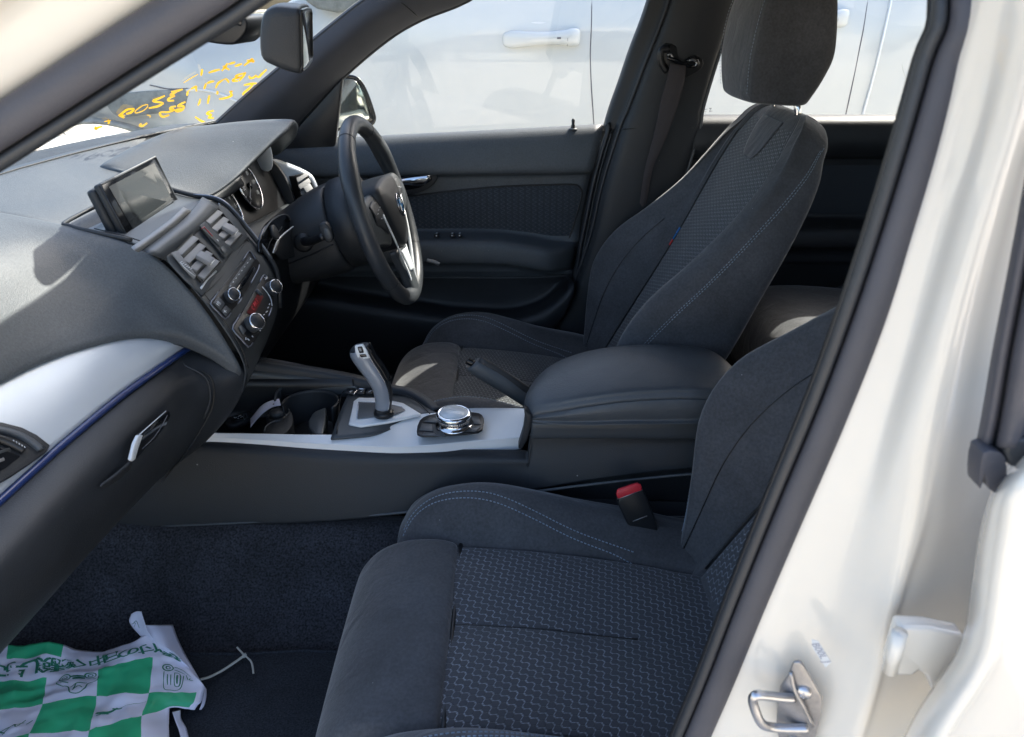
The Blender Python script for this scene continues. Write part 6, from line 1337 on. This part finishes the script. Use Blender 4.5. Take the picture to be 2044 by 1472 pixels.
# torn lower right corner: drop the faces past the gap in the edge
def keep(f):
    i, j = divmod(f[0], nc); r, c = i/8, j/8
    return not (c > 7.9 and 6.0 < r) and not (c > 8.6 and r < 1.0)
bag = mesh('bag', [V(p) for p in L_], [f for f in fs if keep(f)], 'printed_film', None, uv=uvs, solid=.0006)
tag(bag, 'crumpled green and white checked plastic bag with printed writing on the footwell mat', 'plastic bag')
fl = [[V(p) for p in (P(262, 1226, Z=.395), P(258, 1240, Z=.388), P(266, 1254, Z=.378), P(285, 1275, Z=.366))], [P(272, 1221, Z=.400), P(276, 1236, Z=.392), P(284, 1256, Z=.382), P(298, 1274, Z=.372)], [P(282, 1221, Z=.402), P(288, 1240, Z=.394), P(294, 1258, Z=.386), P(306, 1276, Z=.374)]]
fo = loft('folded_corner', fl, 'film_back', bag, k=5, solid=.0006)
f2 = [[P(289, 1248, Z=.388), P(292, 1262, Z=.380), P(300, 1276, Z=.374), P(322, 1298, Z=.366), P(352, 1326, Z=.352), P(392, 1354, Z=.338), P(399, 1359, Z=.336)],
      [P(318, 1248, Z=.378), P(322, 1262, Z=.376), P(328, 1278, Z=.372), P(340, 1300, Z=.366), P(362, 1326, Z=.352), P(394, 1354, Z=.338), P(400, 1359, Z=.336)],
      [P(345, 1248, Z=.366), P(350, 1262, Z=.362), P(356, 1278, Z=.358), P(368, 1303, Z=.352), P(382, 1328, Z=.344), P(397, 1354, Z=.337), P(401, 1359, Z=.336)]]
loft('folded_corner', f2, 'film_back', bag, k=5, solid=.0006)
rtx = [[P(u, v, Z=z) for u, v, z in q] for q in ([(404, 1366, .336), (406, 1385, .336), (402, 1405, .334), (398, 1417, .333)], [(412, 1376, .332), (412, 1390, .331), (408, 1408, .331), (402, 1417, .331)])]
loft('hem', rtx, 'film_back', bag, k=4, solid=.0006)
r3 = [[P(u, v, Z=z) for u, v, z in q] for q in ([(344, 1422, .345), (350, 1440, .343), (357, 1458, .340), (362, 1480, .338)], [(360, 1418, .340), (362, 1436, .336), (372, 1454, .334), (378, 1480, .333)])]
loft('hem', r3, 'film_back', bag, k=4, solid=.0006)
# printing: line of lettering (seen upside down) and little vehicle drawings
D = []
def bt_text(s, cx, cy, size, rot, skew=0):
    ca, sa = math.cos(rot), math.sin(rot)
    return text_data(s, size, lambda x, y: bag_at(cy-(x*sa+y*ca), cx+(x*ca-y*sa)+skew*y), .012)
for s, cx, cy, rot in (('受', 7.62, 1.15, math.pi+.1), ('付', 6.85, 1.12, math.pi+.12), ('の', 6.1, 1.05, math.pi+.15), ('日', 5.45, .98, math.pi+.15), ('中', 4.95, .95, math.pi+.15), ('ぐ', 4.2, 1.1, math.pi-.1), ('録', 3.6, 1.15, math.pi+.05), ('験', 3.0, 1.25, math.pi+.08), ('し', 2.4, 1.3, math.pi+.08), ('与', 1.85, 1.35, math.pi+.05), ('こ', 1.2, 1.4, math.pi+.05)):
    D.append(bt_text(s, cx, cy, .92, rot))
vs, fs = multi(D); mesh('lettering', vs, fs, 'print_teal', bag, smooth=False)
def stroke(pts, w_=.035): return strip_stroke(pts, w_, lambda x, y: bag_at(y, x), 4)
def circle(cx, cy, r, n=12): return [(cx+r*math.cos(t)*1.1, cy+r*math.sin(t)*1.0) for t in np.linspace(0, 2*math.pi, n)]
D = []
for cx, cy in ((3.75, 2.45), (4.72, 2.38)): D += [stroke(circle(cx, cy, .20), .06), stroke(circle(cx, cy, .09), .05)]
D += [stroke([(3.5, 2.5), (3.45, 2.75), (3.65, 3.0), (3.9, 3.15), (4.0, 3.6), (4.3, 3.75), (4.55, 3.5), (4.65, 3.1), (5.0, 2.9), (5.05, 2.6)], .05), stroke([(3.95, 2.45), (4.5, 2.42)], .10), stroke([(4.05, 2.6), (4.5, 2.58)], .16), stroke([(4.0, 3.2), (4.25, 2.95), (4.6, 3.05)], .06), stroke([(4.1, 3.45), (4.3, 3.2), (4.45, 3.4)], .05), stroke([(3.6, 2.75), (3.9, 2.85)], .06), stroke([(4.8, 2.7), (5.0, 2.75)], .05), stroke([(4.2, 3.0), (4.1, 3.5)], .05)]
vs, fs = multi(D); mesh('printed_car', vs, fs, 'print_teal', bag, smooth=False)
D = [stroke(circle(7.65, 2.55, .20), .06), stroke(circle(7.65, 2.55, .08), .05), stroke([(7.9, 2.45), (8.3, 2.40), (8.55, 2.5)], .04), stroke([(7.9, 2.65), (8.3, 2.6)], .03), stroke([(7.5, 2.8), (7.55, 3.7), (7.8, 3.85), (8.15, 3.75), (8.25, 2.75)], .04), stroke([(7.65, 2.95), (7.68, 3.5)], .05), stroke([(7.78, 2.95), (7.80, 3.5)], .04), stroke([(7.92, 2.8), (8.12, 2.8), (8.12, 3.5), (7.95, 3.5), (7.92, 2.8)], .045), stroke([(8.02, 2.9), (8.03, 3.4)], .07), stroke([(8.35, 2.6), (8.4, 2.95)], .04), stroke([(8.5, 2.7), (8.45, 2.9), (8.6, 2.8)], .04)]
vs, fs = multi(D); mesh('printed_lorry', vs, fs, 'print_teal', bag, smooth=False)
D = [stroke([(5.1, 5.1), (5.5, 5.25), (5.9, 4.95)], .14), stroke([(5.7, 4.95), (6.1, 5.1)], .09), stroke([(6.0, 5.05), (6.5, 4.95), (7.1, 5.0)], .03), stroke([(5.15, 5.3), (5.6, 5.32)], .06)]
vs, fs = multi(D); mesh('printed_sketch', vs, fs, 'print_teal', bag, smooth=False)
D = [stroke([(.9, 5.6), (1.5, 5.4), (2.1, 5.2), (2.6, 5.15)], .05), stroke([(1.3, 5.7), (1.8, 5.3)], .10), stroke([(1.9, 5.6), (2.2, 5.1), (2.35, 5.35), (2.6, 4.95)], .05), stroke([(1.6, 5.2), (2.0, 5.55)], .06), stroke([(2.7, 5.3), (2.9, 5.1)], .06)]
vs, fs = multi(D); mesh('printed_sketch', vs, fs, 'print_teal', bag, smooth=False)
D = [strip_stroke([(265, 1246), (272, 1240), (278, 1254)], 1.2, lambda x, y: P(x, y, Z=.396)), strip_stroke([(263, 1246), (270, 1244), (268, 1252)], 1.0, lambda x, y: P(x, y, Z=.396))]
vs, fs = multi(D); mesh('lettering', vs, fs, 'print_teal', bag, smooth=False)
# cable tie lying on the mat
ct = tube('cable_tie', [P(400, 1357, Z=.333), P(420, 1351, Z=.331), P(445, 1338, Z=.329), P(468, 1323, Z=.329), P(486, 1310, Z=.330)], .0014, 'tie_nylon', None, k=5, r2=.0022)
tag(ct, 'thin pale cable tie lying on the dark mat beside the checked bag', 'cable tie')
box('tie_head', P(488, 1309, Z=.331), (.006, .005, .005), 'tie_nylon', ct, bevel=.001, ax=((.7, .7, 0), (-.7, .7, 0), (0, 0, 1)))
tube('tie_tail', [P(473, 1292, Z=.336), P(480, 1300, Z=.333), P(488, 1308, Z=.332), P(500, 1319, Z=.329), P(504, 1330, Z=.327), P(506, 1345, Z=.326)], .0007, 'tie_nylon', ct, k=4, r2=.0014)
cbm = lathe('crumb', P(95, 1178, Z=.318), (0, 0, 1), [(.001, -.002), (.0035, 0), (.003, .002), (.0005, .003)], 'crumb', None, n=8)
tag(cbm, 'tiny pale crumb of grit on the dark carpet in front of the glovebox', 'crumb')
# car keys in the tray, paper tag
def fob(c0, lbl, rz):
    t = thing('key_fob', lbl, 'car key', tuple(c0), 'key fobs in the console tray')
    ex = V((math.cos(rz), math.sin(rz), 0)); ey = V((-ex.y, ex.x, 0))
    pts = [c0+ex*a+ey*b for a, b in ((-.022, -.013), (-.024, 0), (-.020, .014), (0, .017), (.020, .014), (.024, 0), (.021, -.013), (0, -.016))]
    bd = plate('fob_body', pts, (0, 0, .011), 'dark_plastic', t, bevel=.004, k=2, bseg=3)
    bs_ = plate('button_panel', [c0+ex*a+ey*b+V((0, 0, .0112)) for a, b in ((-.012, -.008), (-.013, .008), (.012, .009), (.013, -.008))], (0, 0, .0012), 'gloss_black', bd, bevel=.0008, k=2)
    vs, fs = multi([box_data(c0+ex*a+ey*b+V((0, 0, .0128)), (ex, ey, V((0, 0, 1))), (w_, h_, .0003)) for a, b, w_, h_ in ((-.006, .002, .004, .002), (-.007, .004, .002, .002), (.002, .003, .006, .0012), (.004, -.003, .007, .001), (-.004, -.004, .002, .002))]); mesh('symbol', vs, fs, 'mark_white', bd, smooth=False)
    return t
f1_ = fob(P(492, 803, Z=.553), 'black key fob farther back in the console tray, above the other fob', .3)
f2_ = fob(P(480, 845, Z=.553), 'black key fob in the near corner of the console tray, under the key ring', .8)
tube('key_ring', [P(487, 826, Z=.566), P(486, 833, Z=.568), P(489, 838, Z=.566), P(493, 832, Z=.565), P(489, 823, Z=.566)], .0009, 'chrome', f1_, k=4, seg=8)
tg = [[P(u, v, Z=z) for u, v, z in q] for q in ([(500, 853, .566), (504, 838, .572), (514, 821, .584), (527, 808, .596), (540, 802, .602), (557, 797, .606)], [(500, 846, .566), (503, 830, .572), (512, 813, .584), (524, 802, .596), (538, 798, .602), (556, 796, .606)])]
tgp = [[P(500, 854, Z=.566), P(507, 845, Z=.572), P(520, 830, Z=.584), P(535, 818, Z=.592), P(548, 812, Z=.597), P(561, 810, Z=.600)], [P(500, 836, Z=.570), P(507, 828, Z=.577), P(520, 812, Z=.590), P(533, 803, Z=.598), (P(546, 799, Z=.603)), P(557, 796, Z=.606)]]
tgo = loft('paper_tag', tgp, 'tag_paper', None, k=5, solid=.0005); tag(tgo, 'curled white paper tag sticking out of the console tray beside the keys', 'paper tag')
lathe('tag_hole', P(546, 807, Z=.6015), (0, -.3, 1), [(.0016, 0), (.0001, .0004)], 'mark_dark', tgo, n=10)
